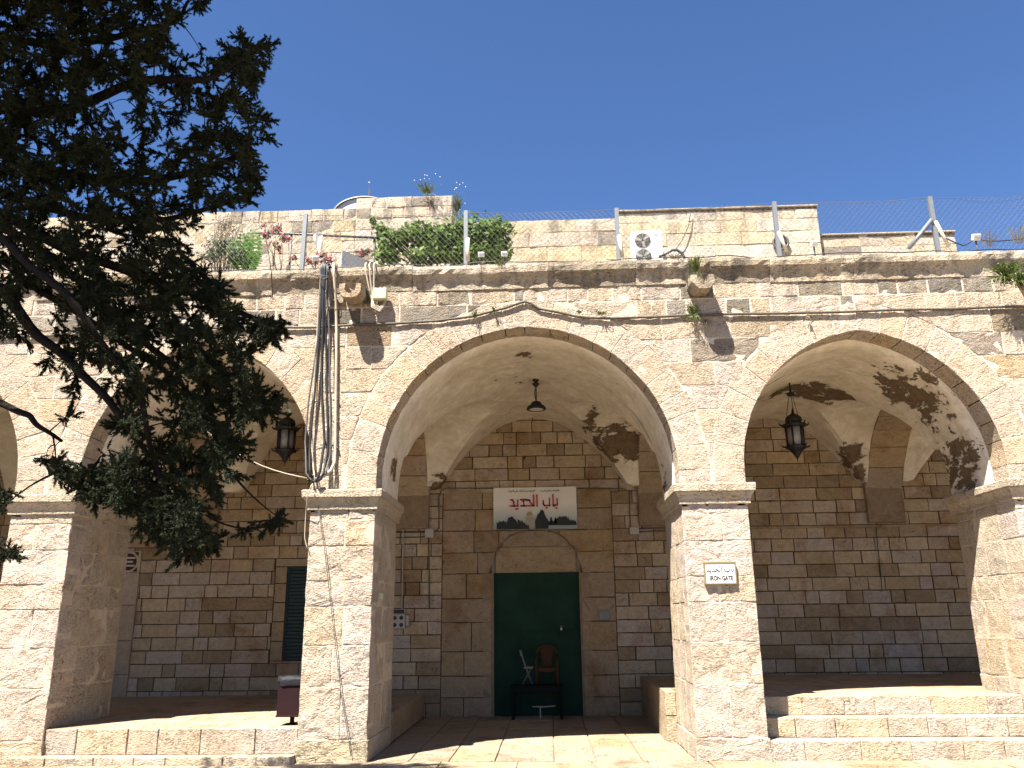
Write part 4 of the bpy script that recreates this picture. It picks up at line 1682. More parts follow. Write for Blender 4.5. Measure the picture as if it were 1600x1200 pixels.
# ---- litter bin on the left floor
M_bin = worn_paint('burgundy_bin_paint', (0.014, 0.004, 0.005), (0.08, 0.055, 0.05), 0.35, 24.0, 0.75)
M_bag = plain('black_bin_bag', (0.012, 0.013, 0.016), 0.45, 0, 0.2, 30, 0.01, 0.2)
by = 0.42
bp_ = at(456, 1133, by)
bb = at(452, 1118, by).z
bt = at(455, 1063, by).z
bx0, bx1 = at(432, 1110, by - 0.15).x, at(432, 1110, by - 0.15).x + 0.36
bn = empty('litter_bin', (bp_.x, by, 0.41), 'burgundy metal litter bin on a post, left of the middle pier', 'bin')
m = MB()
d_ = 0.15
a_, b_ = bx0 - bp_.x, bx1 - bp_.x
z0_, z1_ = bb - 0.41, bt - 0.41
for (p_, q_) in (((a_, -d_, z0_), (b_, -d_ + 0.012, z1_)), ((a_, d_ - 0.012, z0_), (b_, d_, z1_)), ((a_, -d_ + 0.012, z0_), (a_ + 0.012, d_ - 0.012, z1_)), ((b_ - 0.012, -d_ + 0.012, z0_), (b_, d_ - 0.012, z1_)), ((a_ + 0.012, -d_ + 0.012, z0_), (b_ - 0.012, d_ - 0.012, z0_ + 0.012))):
    m.box(p_, q_, 0, 0.003)
m.box((a_ - 0.008, -d_ - 0.008, z1_ - 0.02), (b_ + 0.008, -d_ - 0.001, z1_ + 0.004), 0, 0.002)
m.box((a_ - 0.008, -d_ - 0.008, z0_ - 0.004), (b_ + 0.008, -d_ - 0.001, z0_ + 0.018), 0, 0.002)
m.build('body', M_bin, bn)
m = MB()
m.tube([(0, 0, 0.01), (0, 0, z0_ + 0.005)], 0.03, 10)
m.box((-0.07, -0.07, 0), (0.07, 0.07, 0.012), 0, 0.003)
m.build('post', M_bin, bn)
m = MB()
nn_ = 18
vs = []
for j, (sc_, zz) in enumerate(((1.02, -0.06), (1.06, 0.005), (0.99, 0.06), (0.8, 0.03), (0.3, -0.02))):
    for k in range(nn_):
        an = 2 * math.pi * k / nn_
        cx2, cy2 = math.cos(an), math.sin(an)
        mx = max(abs(cx2), abs(cy2))
        kk = mnoise.noise(Vector((cx2 * 3, cy2 * 3, j))) * 0.03
        vs.append(((a_ + b_) / 2 + cx2 / mx * (b_ - a_ + 0.02) / 2 * sc_, cy2 / mx * (d_ + 0.012) * sc_, z1_ + zz + kk))
m.add(vs, [(j * nn_ + k, j * nn_ + (k + 1) % nn_, (j + 1) * nn_ + (k + 1) % nn_, (j + 1) * nn_ + k) for j in range(4) for k in range(nn_)] + [tuple(4 * nn_ + k for k in range(nn_))], 0, True)
m.build('bag', M_bag, bn)

# ------------------------------------------------------------------ cables on the front
M_cab = plain('black_cable', (0.022, 0.022, 0.024), 0.45, 0, 0.2)
M_cabg = plain('grey_cable', (0.085, 0.083, 0.082), 0.5, 0, 0.2)
M_cabw = plain('pale_conduit', (0.42, 0.36, 0.28), 0.5, 0, 0.15)


def wob(pts, amp, n=5, seed=0):
    out = []
    r = random.Random(seed)
    o = r.uniform(0, 50)
    for a, b in zip(pts[:-1], pts[1:]):
        for i in range(n):
            t = i / n
            p = Vector(a).lerp(Vector(b), t)
            p += Vector((mnoise.noise(Vector((p.z * 1.3 + o, 0, 0))), 0, mnoise.noise(Vector((p.x * 1.3, o, 0))))) * amp
            out.append(p)
    out.append(Vector(pts[-1]))
    return out


# long cable across the front, lying on the joint
pth = []
for (px, py) in ((-60, 530), (120, 523), (260, 516), (340, 513), (420, 511), (500, 511), (590, 507), (680, 502), (740, 494), (790, 481), (812, 473), (820, 471), (830, 474), (842, 482), (870, 487), (905, 495), (950, 497), (1020, 495), (1080, 492), (1150, 490), (1230, 490), (1320, 487), (1420, 484), (1500, 482), (1600, 479), (1680, 477)):
    pth.append(tuple(at(px, py, -0.030)))
m = MB()
m.tube(wob(pth, 0.012, 4, 1), 0.019, 7)
tag(m.build('long_cable', plain('dusty_cable', (0.085, 0.07, 0.052), 0.75, 0, 0.4)), 'long dusty cable sagging across the whole front above the arches', 'cable')
# bundle of cables that drops over the cornice onto the middle pier's capital
BUN = [
    ([(500, 418), (502, 440), (497, 520), (484, 620), (476, 690), (478, 740), (488, 752)], 0.017, M_cabg, 'outermost left grey cable of the vertical bundle'),
    ([(503, 414), (503, 445), (500, 520), (489, 640), (484, 700), (484, 745)], 0.022, M_cab, 'leftmost thick black cable of the vertical bundle'),
    ([(505, 412), (505, 450), (503, 560), (504, 640), (507, 690), (500, 735), (494, 752)], 0.026, M_cab, 'thickest black cable in the middle of the vertical bundle'),
    ([(508, 412), (507, 450), (510, 560), (512, 650), (513, 700), (506, 738), (497, 752)], 0.022, M_cab, 'black cable just right of the thickest one in the bundle'),
    ([(511, 413), (510, 450), (506, 540), (504, 620), (507, 680), (513, 715), (505, 742), (496, 752)], 0.013, M_cabg, 'thin grey cable crossing the black ones in the bundle'),
    ([(513, 416), (512, 460), (515, 540), (516, 640), (516, 710), (509, 742)], 0.015, M_cabg, 'grey cable nearest the pale conduit in the vertical bundle'),
    ([(502, 416), (498, 470), (493, 560), (487, 660), (490, 720), (492, 750)], 0.010, M_cabw, 'thin pale wire hanging inside the cable bundle'),
]
for i, (L, r_, mt, lab) in enumerate(BUN):
    pts = [tuple(at(px, py, (-0.15 if py < 455 else -0.05 - 0.017 * (i % 3) if py < 735 else -0.16))) for (px, py) in L]
    p0_ = Vector(pts[0])
    pts = [tuple(p0_ + Vector((0.0, 0.55, 0.03))), tuple(p0_ + Vector((0.0, 0.1, 0.06)))] + pts
    m = MB()
    m.tube(wob(pts, 0.015, 4, 20 + i), r_ * 0.72, 7)
    tag(m.build('drop_cable', mt), lab, 'cable', 'cables dropping from the roof to the middle pier')
L = [(521, 412), (522, 430), (525, 470), (526, 520), (525, 600), (524, 700), (523, 722), (517, 735), (505, 745), (494, 748)]
pts = [tuple(at(px, py, -0.19 if py < 440 else -0.035 if py < 730 else -0.12)) for (px, py) in L]
e = empty('conduit', (0, 0, 0), 'pale rigid conduit right of the cable bundle, bent at its foot', 'pipe')
m = MB()
m.tube([Vector(pts[0]) + Vector((0, 0.4, 0.03))] + [Vector(p) for p in pts], 0.021, 8)
m.build('pipe', M_cabw, e)
for py in (470, 545, 585, 625, 660, 700):
    q_ = at(525, py, -0.02)
    m = MB()
    m.box((q_.x - 0.035, q_.y - 0.03, q_.z - 0.012), (q_.x + 0.035, q_.y + 0.02, q_.z + 0.012), 0, 0.004)
    m.build('clip', M_cabg, e)
m = MB()
r3 = random.Random(5)
for k in range(7):
    c_ = at(492 + r3.uniform(-8, 9), 750, -0.1)
    pts = [c_ + Vector((0.075 * math.cos(a * 0.9 + k), r3.uniform(-0.03, 0.03), 0.02 + 0.055 * math.sin(a * 0.9 + k) * (0.6 + 0.4 * r3.random()))) for a in range(8)]
    m.tube(pts, 0.011, 6)
tag(m.build('cable_knot', M_cab), 'tangled knot of cable ends lying on the middle capital', 'cable')
m = MB()
m.tube(wob([tuple(at(486, 757, -0.16)), tuple(at(480, 775, -0.17)), tuple(at(478, 800, -0.05)), tuple(at(477, 840, -0.04)), tuple(at(481, 858, -0.04))], 0.02, 4, 4), 0.006, 5)
tag(m.build('hanging_wire', M_cabw), 'short thin wire end dangling left of the middle capital', 'wire')
m = MB()
m.tube(wob([tuple(at(498, 790, -0.035)), tuple(at(507, 860, -0.035)), tuple(at(520, 970, -0.035)), tuple(at(533, 1080, -0.035)), tuple(at(548, 1180, -0.06))], 0.012, 5, 8), 0.0055, 5)
tag(m.build('pier_wire', M_cabg), 'thin dark wire running slantwise down the front of the middle pier', 'wire')
m = MB()
p0_, p1_ = at(484, 748, -0.12), at(300, 655, -0.25)
m.tube([p0_.lerp(p1_, t / 10) + Vector((0, 0, -0.16 * math.sin(math.pi * t / 10))) for t in range(11)], 0.008, 5)
tag(m.build('slack_wire', M_cabw), 'pale slack wire crossing the left arch from the middle capital', 'wire')
# cable tie loops round the top of the bundle
m = MB()
c_ = at(505, 432, -0.21)
m.tube([c_ + Vector((0.085 * math.cos(a * math.pi / 8), 0.05 * math.sin(a * math.pi / 8), 0.012 * math.cos(a * 0.7))) for a in range(17)], 0.006, 5, caps=False)
m.tube([c_ + Vector((-0.08, -0.02, 0)), c_ + Vector((-0.13, -0.05, 0.01)), c_ + Vector((-0.16, -0.05, 0.05))], 0.005, 5)
tag(m.build('cable_tie', M_cabg), 'grey wire tie round the cable bundle under the cornice', 'tie')

# junction box with its loops of cable right of the first spout
jp = at(594, 460, -0.12)
jb = empty('junction_box', (jp.x, 0, jp.z), 'cream junction box on the front beside the left water spout', 'electric box')
m = MB()
m.box((-0.105, -0.17, -0.085), (0.10, -0.06, 0.085), 0, 0.012)
m.build('case', M_cream, jb)
m = MB()
m.box((-0.03, -0.06, -0.03), (0.03, 0.02, 0.03), 0, 0.003)
m.build('bracket', M_greybox, jb)
m = MB()
for k in range(4):
    o_ = k * 0.022
    m.tube([(-0.05 - o_, -0.10, -0.05), (-0.06 - o_, -0.12, -0.16 - o_ * 0.5), (0.0, -0.12, -0.20 - o_), (0.06, -0.11, -0.15 - o_ * 0.4), (0.075 - o_ * 0.5, -0.09, -0.08)], 0.010, 6)
for k, px in enumerate((571, 577, 584)):
    q0 = at(px, 413, -0.18)
    b0 = Vector((jp.x, 0, jp.z))
    q0 = q0 - b0
    m.tube([q0 + Vector((0, 0.4, 0.03)), q0 + Vector((0, 0.06, 0.05)), q0, q0 + Vector((0.01, 0.0, -0.12)), Vector((-0.16 + 0.03 * k, -0.10, 0.06)), Vector((-0.13 + 0.02 * k, -0.10, -0.05)), Vector((-0.07, -0.11, -0.12))], 0.012, 6)
m.build('cables', M_cabw, jb)
# ------------------------------------------------------------------ on the roof
def roof_wall(label, px0, px1, y, ztop, row, lens, tint, var=0.12, rough=0.012, thick=0.5, xs_=None, zlow=9.7, coping=False, greyp=0.1, gap=0.006):
    x0, x1 = xs_ if xs_ else (at(px0, 340, y).x, at(px1, 340, y).x)
    e = empty('roof_wall', (x0, y, ZROOF), label, 'wall')
    m = MB()
    m.box((0, 0.012, -0.1), (x1 - x0, thick, ztop - ZROOF - 0.01), 0, 0, tuple(c * 0.92 for c in tint))
    m.build('core', M_mortar_r, e)
    st = Stones(e, M_roofwall, 'stone', 290)
    z = ztop
    first = True
    while z > zlow:
        h_ = row * rng.uniform(0.85, 1.15)
        x = x0
        while x < x1 - 0.02:
            w = rng.choice(lens) * rng.uniform(0.85, 1.15)
            if x1 - x - w < min(lens) * 0.7:
                w = x1 - x
            c = vary(tint, var, 0.1)
            if rng.random() < greyp:
                c = vary((0.27, 0.235, 0.19), 0.15)
            zt = z + (rng.uniform(-0.03, 0.012) if first else -0.003)
            st.add(stone([(x + gap / 2, z - h_ + gap / 2), (x + w - gap / 2, z - h_ + gap / 2), (x + w - gap / 2, zt), (x + gap / 2, zt)], (0, y, 0), X, Z, -Y, 0.3 if first else 0.05, rough, 0.012, 0.2, (0.6,), 0.008, 0.006, 0.01), c)
            x += w
        z -= h_
        first = False
    st.finish()
    if coping:
        m = MB()
        m.box((-0.02, -0.05, ztop - ZROOF - 0.004), (x1 - x0 + 0.02, thick + 0.02, ztop - ZROOF + 0.04), 0, 0.01, (0.42, 0.36, 0.28))
        m.build('coping', M_roofwall, e)
        m = MB()
        m.box((0.0, -0.012, ztop - ZROOF - 0.06), (x1 - x0, 0.0, ztop - ZROOF - 0.006), 0, 0.002, (0.13, 0.10, 0.075))  # thin dark strip along the wall face just below the coping
        m.build('dark_strip', M_roofwall, e)
    return e, x0, x1


M_mortar_r = stone_material('roof_mortar', 0.6, 0.5, stain_amt=0.4)
RW = (0.50, 0.43, 0.335)
roof_wall('rough pale wall on the roof behind the flowering plants', 0, 555, 8.3, at(430, 329, 8.3).z, 0.30, (0.3, 0.42, 0.5, 0.62), RW, xs_=(-15.0, at(556, 340, 8.3).x))
roof_wall('tallest stone block on the roof, weeds growing on its top', 556, 706, 8.0, at(630, 307, 8.0).z, 0.33, (0.35, 0.5, 0.6, 0.75), (0.51, 0.445, 0.36), thick=1.2)
roof_wall('plain yellowish wall on the roof between the vine and the air conditioner', 706, 965, 8.6, at(840, 344, 8.6).z, 0.42, (0.6, 0.8, 1.0), (0.50, 0.425, 0.32), 0.06, 0.02, gap=0.004, greyp=0.03)
roof_wall('smooth cream wall on the roof behind the air conditioner', 966, 1278, 8.0, at(1120, 327, 8.0).z, 0.36, (0.7, 0.9, 1.1), (0.54, 0.47, 0.37), 0.04, 0.006, thick=1.2, coping=True, greyp=0.0, gap=0.005)
roof_wall('low weathered wall on the roof, rightmost, with round holes', 1279, 1487, 8.2, at(1380, 366, 8.2).z, 0.33, (0.5, 0.7, 0.9), (0.50, 0.43, 0.34), 0.08, 0.012, thick=1.0, coping=True, greyp=0.12)

# curved sheet roof
M_sheet = plain('grey_sheet_metal', (0.36, 0.36, 0.36), 0.5, 0.3, 0.1)
c0 = at(566, 330, 9.6)
e = empty('barrel_roof', (c0.x, 9.6, c0.z - 0.6), 'grey curved sheet metal roof showing behind the tallest block', 'roof')
m = MB()
rr = 0.86
n = 20
vs = []
for y_ in (0.0, 3.0):
    for r_ in (rr, rr - 0.05):
        for k in range(n + 1):
            a = math.pi * k / n
            vs.append((r_ * math.cos(a), y_, 0.55 + r_ * math.sin(a) * 0.62))
w_ = n + 1
fs = [(k, k + 1, 2 * w_ + k + 1, 2 * w_ + k) for k in range(n)] + [(w_ + k, w_ + k + 1, k + 1, k) for k in range(n)] + [(w_ + k, w_ + k + 1, 3 * w_ + k + 1, 3 * w_ + k) for k in range(n)]
m.add(vs, fs, 0, True)
m.build('sheet', plain('dark_roof_edge', (0.10, 0.10, 0.105), 0.5, 0.2, 0.1), e)
m = MB()
m.prism([((rr - 0.05) * math.cos(math.pi * k / n), 0.55 + (rr - 0.05) * math.sin(math.pi * k / n) * 0.62) for k in range(n + 1)] + [(-rr + 0.05, -3.6), (rr - 0.05, -3.6)], (0, 0.06, 0), X, Z, -Y, 0.05)
m.build('end_wall', M_sheet, e)

# air conditioner
ya = 7.5
q0, q1 = at(986, 361, ya), at(1034, 361, ya)
aw = q1.x - q0.x
ah = aw * 1.32
ac = empty('air_conditioner', (q0.x, ya, q0.z - ah), 'white two fan air conditioner standing on the roof behind the fence', 'air conditioner')
M_ac = plain('white_ac_paint', (0.62, 0.60, 0.57), 0.45, 0, 0.06)
m = MB()
m.box((0, 0, 0), (aw, 0.34, ah), 0, 0.015)
m.build('case', M_ac, ac)
for zz in (ah * 0.73, ah * 0.30):
    fz = MB()
    R_f = aw * 0.255
    fz.lathe([(0.001, 0.0), (R_f, 0.0), (R_f, 0.012), (0.001, 0.012)], n=28)
    o = fz.build('fan', M_void, ac, (aw * 0.36, -0.001, zz))
    o.rotation_euler = (R(90), 0, 0)
    g_ = MB()
    for k in range(5):
        rk = R_f * (k + 1) / 5
        g_.tube([(rk * math.cos(2 * math.pi * j / 28), rk * math.sin(2 * math.pi * j / 28), 0.022) for j in range(29)], 0.0035, 4, caps=False)
    for k in range(12):
        a = 2 * math.pi * k / 12
        g_.tube([(0.03 * math.cos(a), 0.03 * math.sin(a), 0.022), (R_f * math.cos(a), R_f * math.sin(a), 0.022)], 0.003, 4)
    g_.build('guard', plain('guard_grey', (0.3, 0.3, 0.29), 0.5), o)
    for k in range(3):
        b_ = MB()
        a = 2 * math.pi * k / 3 + 0.7
        b_.prism([(0.02, -0.02), (R_f * 0.9, -R_f * 0.22), (R_f * 0.95, R_f * 0.16), (0.03, 0.03)], (0, 0, 0.017), Vector((math.cos(a), math.sin(a), 0)), Vector((-math.sin(a), math.cos(a), 0)), Z, 0.004)
        b_.build('blade', M_greybox, o)
m = MB()
zq, xq = ah * 0.87, aw * 0.80
m.prism([(xq + 0.035 * math.cos(k * math.pi / 8), zq + 0.035 * math.sin(k * math.pi / 8)) for k in range(16)], (0, -0.002, 0), X, Z, -Y, 0.003)
m.box((xq - 0.05, -0.003, zq - 0.085), (xq + 0.05, 0.0, zq - 0.06), 0, 0)
m.build('badge', plain('badge_red', (0.36, 0.20, 0.18), 0.5), ac)
m = MB()
for xx in (0.05, aw - 0.09):
    m.box((xx, 0.02, -(q0.z - ah - ZROOF) - 0.02), (xx + 0.05, 0.07, 0.0), 0, 0)
    m.box((xx, 0.27, -(q0.z - ah - ZROOF) - 0.02), (xx + 0.05, 0.32, 0.0), 0, 0)
m.build('stand', M_cabg, ac)
m = MB()
hp_ = [at(px, py, ya - 0.2) for px, py in ((1030, 401), (1040, 397), (1050, 391), (1058, 391), (1066, 396), (1070, 404))]
m.tube(wob(hp_, 0.0, 3), 0.035, 8)
tag(m.build('black_hose', M_cab), 'black corrugated hose arching beside the air conditioner', 'hose')
m = MB()
m.tube(wob([at(px, py, 7.9) for px, py in ((1079, 330), (1076, 352), (1066, 375), (1054, 392))], 0.02, 4, 3), 0.012, 5)
tag(m.build('wall_cable', M_cab), 'thin cable hanging down the cream roof wall by the air conditioner', 'cable')
hv = at(1220, 378, 7.9)
vt = empty('wall_vent', (hv.x, 7.95, hv.z), 'round dark fan vent low on the cream roof wall', 'vent')
m = MB()
m.lathe([(0.02, 0), (0.2, 0), (0.21, 0.05), (0.17, 0.06), (0.165, 0.03), (0.02, 0.03)], n=22)
o = m.build('ring', M_cabg, vt)
o.rotation_euler = (R(90), 0, 0)
m = MB()
m.lathe([(0.001, 0.032), (0.16, 0.032), (0.16, 0.036)], n=22)
for k in range(5):
    a = 2 * math.pi * k / 5
    m.tube([(0, 0, 0.04), (0.15 * math.cos(a), 0.15 * math.sin(a), 0.04)], 0.012, 4)
o = m.build('grille', M_void, vt)
o.rotation_euler = (R(90), 0, 0)

# chain link fence along the edge of the roof
M_galv = plain('galvanised_post', (0.19, 0.205, 0.215), 0.45, 0.35, 0.15)
M_wire = plain('fence_wire', (0.13, 0.13, 0.13), 0.5, 0.4, 0.1)
M_postcream = plain('cream_painted_post', (0.55, 0.49, 0.36), 0.6, 0, 0.12)
fy = 0.30
fence = empty('chain_link_fence', (0, fy, ZROOF), 'chain link fence on leaning grey posts along the roof edge', 'fence')
PO = [((200, 425), (206, 350)), ((472, 411), (478, 335)), ((728, 408), (728, 330)), ((967, 402), (963, 326)), ((1217, 393), (1209, 316)), ((1465, 386), (1452, 308)), ((1700, 378), (1690, 300))]
tops = []
for (b_, t_) in PO:
    p0_, p1_ = at(*b_, fy), at(*t_, fy)
    p0_.z = ZROOF - 0.03
    tops.append(p1_)
    m = MB()
    d_ = p1_ - p0_
    o0 = Vector((0, fy, ZROOF))
    a = p0_ - o0
    b = p1_ - o0
    m.add([a + Vector((dx * 0.03, dy * 0.03, 0)) for dx, dy in ((-1, -1), (1, -1), (1, 1), (-1, 1))] + [b + Vector((dx * 0.03, dy * 0.03, 0)) for dx, dy in ((-1, -1), (1, -1), (1, 1), (-1, 1))],
          [(0, 3, 2, 1), (4, 5, 6, 7), (0, 1, 5, 4), (1, 2, 6, 5), (2, 3, 7, 6), (3, 0, 4, 7)])
    m.build('post', M_galv, fence)
for (b_, t_, mt) in (((1420, 388), (1456, 343), M_galv), ((1483, 386), (1462, 346), M_postcream), ((1229, 393), (1217, 362), M_postcream), ((973, 402), (967, 368), M_postcream), ((731, 408), (731, 372), M_postcream)):
    p0_, p1_ = at(*b_, fy - 0.06), at(*t_, fy - 0.04)
    o0 = Vector((0, fy, ZROOF))
    m = MB()
    m.tube([p0_ - o0, p1_ - o0], 0.03, 4)
    m.build('brace', mt, fence)


def ftop(x):
    for a, b in zip(tops[:-1], tops[1:]):
        if a.x <= x <= b.x:
            t = (x - a.x) / (b.x - a.x)
            return a.z + (b.z - a.z) * t - 0.015 - 0.035 * math.sin(math.pi * t)
    return tops[0].z if x < tops[0].x else tops[-1].z


m = MB()
st_ = 0.085
x = tops[0].x
xe = tops[-1].x
while x < xe:
    for s_ in (-1, 1):
        zt = ftop(x) - ZROOF
        pts = []
        nseg = 4
        for k in range(nseg + 1):
            z_ = 0.03 + (zt - 0.03) * k / nseg
            xx = x + s_ * (z_ - 0.03) * 0.9
            if xx < tops[0].x or xx > xe:
                break
            pts.append((xx + mnoise.noise(Vector((xx, z_, 2))) * 0.01, s_ * 0.002 + mnoise.noise(Vector((xx * 0.8, z_ * 2, 7))) * 0.05, z_))
        if len(pts) > 1:
            m.tube(pts, 0.0021, 3, caps=False, smooth=False)
    x += st_
for f in (0.03, None):
    pts = []
    x = tops[0].x
    while x < xe:
        pts.append((x, mnoise.noise(Vector((x * 0.8, 0.5, 7))) * 0.03, (f if f else ftop(x) - ZROOF) + mnoise.noise(Vector((x * 2, 0, 0))) * 0.012))
        x += 0.2
    m.tube(pts, 0.004, 4, smooth=False)
o = m.build('wire_mesh', M_wire, fence)
o['kind'] = 'stuff'
m = MB()
pts = []
for px in range(60, 1680, 18):
    p_ = at(px, 404 - (px - 900) * 0.027, 0.1)
    pts.append((p_.x, 0.06 + mnoise.noise(Vector((p_.x, 0, 0))) * 0.08, ZROOF + 0.05 + mnoise.noise(Vector((p_.x * 1.7, 3, 0))) * 0.05))
m.tube(pts, 0.008, 5)
tag(m.build('roof_cable', M_cab), 'thin dark cable lying along the roof edge in front of the fence', 'cable')

# cable with a small white box at the right end of the roof
m = MB()
m.tube(wob([at(px, py, 0.2) for px, py in ((1478, 372), (1492, 379), (1506, 384), (1517, 378), (1524, 371), (1537, 376), (1560, 377), (1600, 373), (1680, 368))], 0.0, 3), 0.010, 5)
tag(m.build('slack_cable', M_cab), 'slack dark cable on the roof edge right of the last post', 'cable')


def floodlight(px, py, y, label, s=0.048):
    c_ = at(px, py, y)
    e = empty('floodlight', (c_.x, y, ZROOF), label, 'floodlight', 'small white floodlights on the roof edge')
    h_ = c_.z - ZROOF
    m = MB()
    m.box((-s, -0.04, h_ - s * 0.8), (s, 0.03, h_ + s * 0.8), 0, 0.012, rot=Matrix.Rotation(R(25), 4, 'X'))
    m.build('housing', M_ac, e)
    m = MB()
    m.tube([(0, 0.02, 0), (0, 0.02, h_ - s * 0.6)], 0.012, 6)
    m.build('stem', M_cabg, e)


floodlight(493, 404, 0.12, 'small white floodlight above the cable bundle')
floodlight(752, 398, 0.12, 'small white floodlight at the foot of the vine, left of two')
floodlight(788, 397, 0.12, 'small white floodlight at the right end of the vine')
floodlight(1525, 371, 0.14, 'small white camera box on the slack cable at the far right', 0.06)  # a camera box, built in the same shape as the floodlights
floodlight(1272, 381, 0.14, 'small white box light right of the braced post by the cream wall', 0.05)

# grey wedge shaped box, pipe rail with a rag
yb = 0.55
P4 = lambda px, py, y: at(px, py, y)
a0, a1, a2, a3 = P4(524, 413, yb), P4(535, 391, yb), P4(568, 404, yb), P4(570, 413, yb)
m = MB()
zb = ZROOF
rz_ = a3.x + 0.30
vs = [Vector((a1.x, yb, zb)), Vector((rz_, yb + 0.75, zb)), Vector((rz_, yb + 0.75, a2.z + 0.12)), a1.copy(), Vector((a0.x - 0.1, yb + 0.35, zb)), Vector((a0.x - 0.02, yb + 0.35, a1.z + 0.08))]
m.add(vs, [(0, 1, 2, 3), (4, 0, 3, 5), (3, 2, 5), (1, 4, 5, 2), (0, 4, 1)])
tag(m.build('sheet_box', plain('pale_grey_sheet', (0.40, 0.41, 0.42), 0.5, 0.1, 0.06)), 'grey sheet metal wedge box on the roof edge above the left spout', 'box')
m = MB()
m.tube([at(400, 364, 1.2), at(470, 366, 1.2), at(595, 372, 1.2)], 0.022, 8)
m.tube([at(455, 366, 1.2) + Vector((0, 0.02, 0)), Vector((at(455, 366, 1.2).x, 1.22, ZROOF))], 0.02, 8)
m.tube([at(585, 371, 1.2) + Vector((0, 0.02, 0)), Vector((at(585, 371, 1.2).x, 1.22, ZROOF))], 0.02, 8)
tag(m.build('pipe_rail', M_cabg), 'thin grey horizontal pipe rail among the roof plants', 'rail')
m = MB()
c_ = at(500, 369, 1.15)
vs = []
for j in range(6):
    for i in range(6):
        u, v = i / 5, j / 5
        vs.append((c_.x - 0.12 + 0.16 * u * (1 - 0.4 * v) + 0.04 * v, 1.15 - 0.03 * math.sin(u * 6 + v * 2), c_.z + 0.02 - 0.36 * v * (0.4 + 0.6 * u)))
m.add(vs, [(j * 6 + i, j * 6 + i + 1, (j + 1) * 6 + i + 1, (j + 1) * 6 + i) for j in range(5) for i in range(5)], 0, True)
tag(m.build('hanging_rag', plain('white_rag', (0.6, 0.57, 0.54), 0.8, 0, 0.1)), 'white rag draped over the roof pipe rail', 'cloth')

# ------------------------------------------------------------------ plants
def leaf_cloud(name, mat, parent, centers, n, size, seed, up=0.3, aspect=0.55, shell=0.35, origin=Vector()):
    """many leaf-sized faces spread through the volume of a few ellipsoids: (centre, radii)"""
    r = np.random.RandomState(seed)
    vol = np.array([c[1][0] * c[1][1] * c[1][2] for c in centers]) ** 0.75
    pick = r.choice(len(centers), n, p=vol / vol.sum())
    C_ = np.array([list(c[0]) for c in centers])[pick]
    Rr = np.array([list(c[1]) for c in centers])[pick]
    d = r.normal(size=(n, 3))
    d /= np.linalg.norm(d, axis=1)[:, None]
    rad = (shell + (1 - shell) * r.rand(n, 1) ** 0.6) * (1 + 0.18 * r.normal(size=(n, 1)))
    P_ = C_ + d * Rr * rad - np.array(origin)
    nrm = d * 0.7 + r.normal(size=(n, 3)) * 0.55 + np.array([0, -0.2, up])
    nrm /= np.linalg.norm(nrm, axis=1)[:, None]
    t = np.cross(nrm, r.normal(size=(n, 3)))
    t /= np.linalg.norm(t, axis=1)[:, None]
    b = np.cross(nrm, t)
    s = size * (0.6 + 0.8 * r.rand(n, 1))
    v = np.empty((n, 4, 3))
    v[:, 0] = P_ - t * s
    v[:, 1] = P_ + b * s * aspect + nrm * s * 0.18
    v[:, 2] = P_ + t * s
    v[:, 3] = P_ - b * s * aspect + nrm * s * 0.18
    return tri_mesh(name, v.reshape(-1, 3), (np.arange(n)[:, None] * 4 + np.array([[0, 1, 2, 0, 2, 3]])).reshape(-1, 3), mat, parent)


def tri_mesh(name, v, tris, mat, parent=None):
    me = bpy.data.meshes.new(name)
    nv, nt_ = len(v), len(tris)
    me.vertices.add(nv)
    me.vertices.foreach_set('co', np.asarray(v, np.float32).ravel())
    me.loops.add(nt_ * 3)
    me.loops.foreach_set('vertex_index', np.asarray(tris, np.int32).ravel())
    me.polygons.add(nt_)
    me.polygons.foreach_set('loop_start', np.arange(0, nt_ * 3, 3, dtype=np.int32))
    me.materials.append(mat)
    me.update(calc_edges=True)
    return link_mesh(name, me, parent)


M_vine = leaf_mat('vine_leaves', (0.024, 0.062, 0.011), (0.15, 0.215, 0.045), 0.35)
M_olive = leaf_mat('grey_green_leaves', (0.06, 0.08, 0.045), (0.11, 0.13, 0.075), 0.15)
M_fern = leaf_mat('fresh_green_leaves', (0.055, 0.13, 0.02), (0.10, 0.20, 0.035), 0.35)
M_bract = leaf_mat('pink_bracts', (0.34, 0.05, 0.08), (0.46, 0.16, 0.17), 0.3)
M_weed = leaf_mat('weed_leaves', (0.06, 0.09, 0.022), (0.13, 0.15, 0.05), 0.25)
M_dry = leaf_mat('dry_weeds', (0.13, 0.11, 0.06), (0.22, 0.18, 0.10), 0.15)
M_twig = plain('twig_bark', (0.07, 0.052, 0.035), 0.85, 0, 0.3)
M_flower = plain('white_flower', (0.7, 0.68, 0.62), 0.7, 0, 0.05)


def ell(px, py, rx, ry, y, ry_depth=None):
    c = at(px, py, y)
    k = (c - CAM).dot(FW) / FPX
    return (c, (rx * k, ry_depth if ry_depth else (rx + ry) / 2 * k, ry * k))


def stems(name, parent, base, tips, r, mat, seed=0, origin=Vector(), sag=0.1):
    m = MB()
    q = random.Random(seed)
    for t in tips:
        b = Vector(base) + Vector((q.uniform(-0.1, 0.1), q.uniform(-0.1, 0.1), 0))
        mid = b.lerp(t, 0.55) + Vector((q.uniform(-sag, sag), q.uniform(-sag, sag), q.uniform(0, sag)))
        m.tube([b - origin, mid - origin, Vector(t) - origin], [r, r * 0.7, r * 0.3], 5)
    return m.build(name, mat, parent)


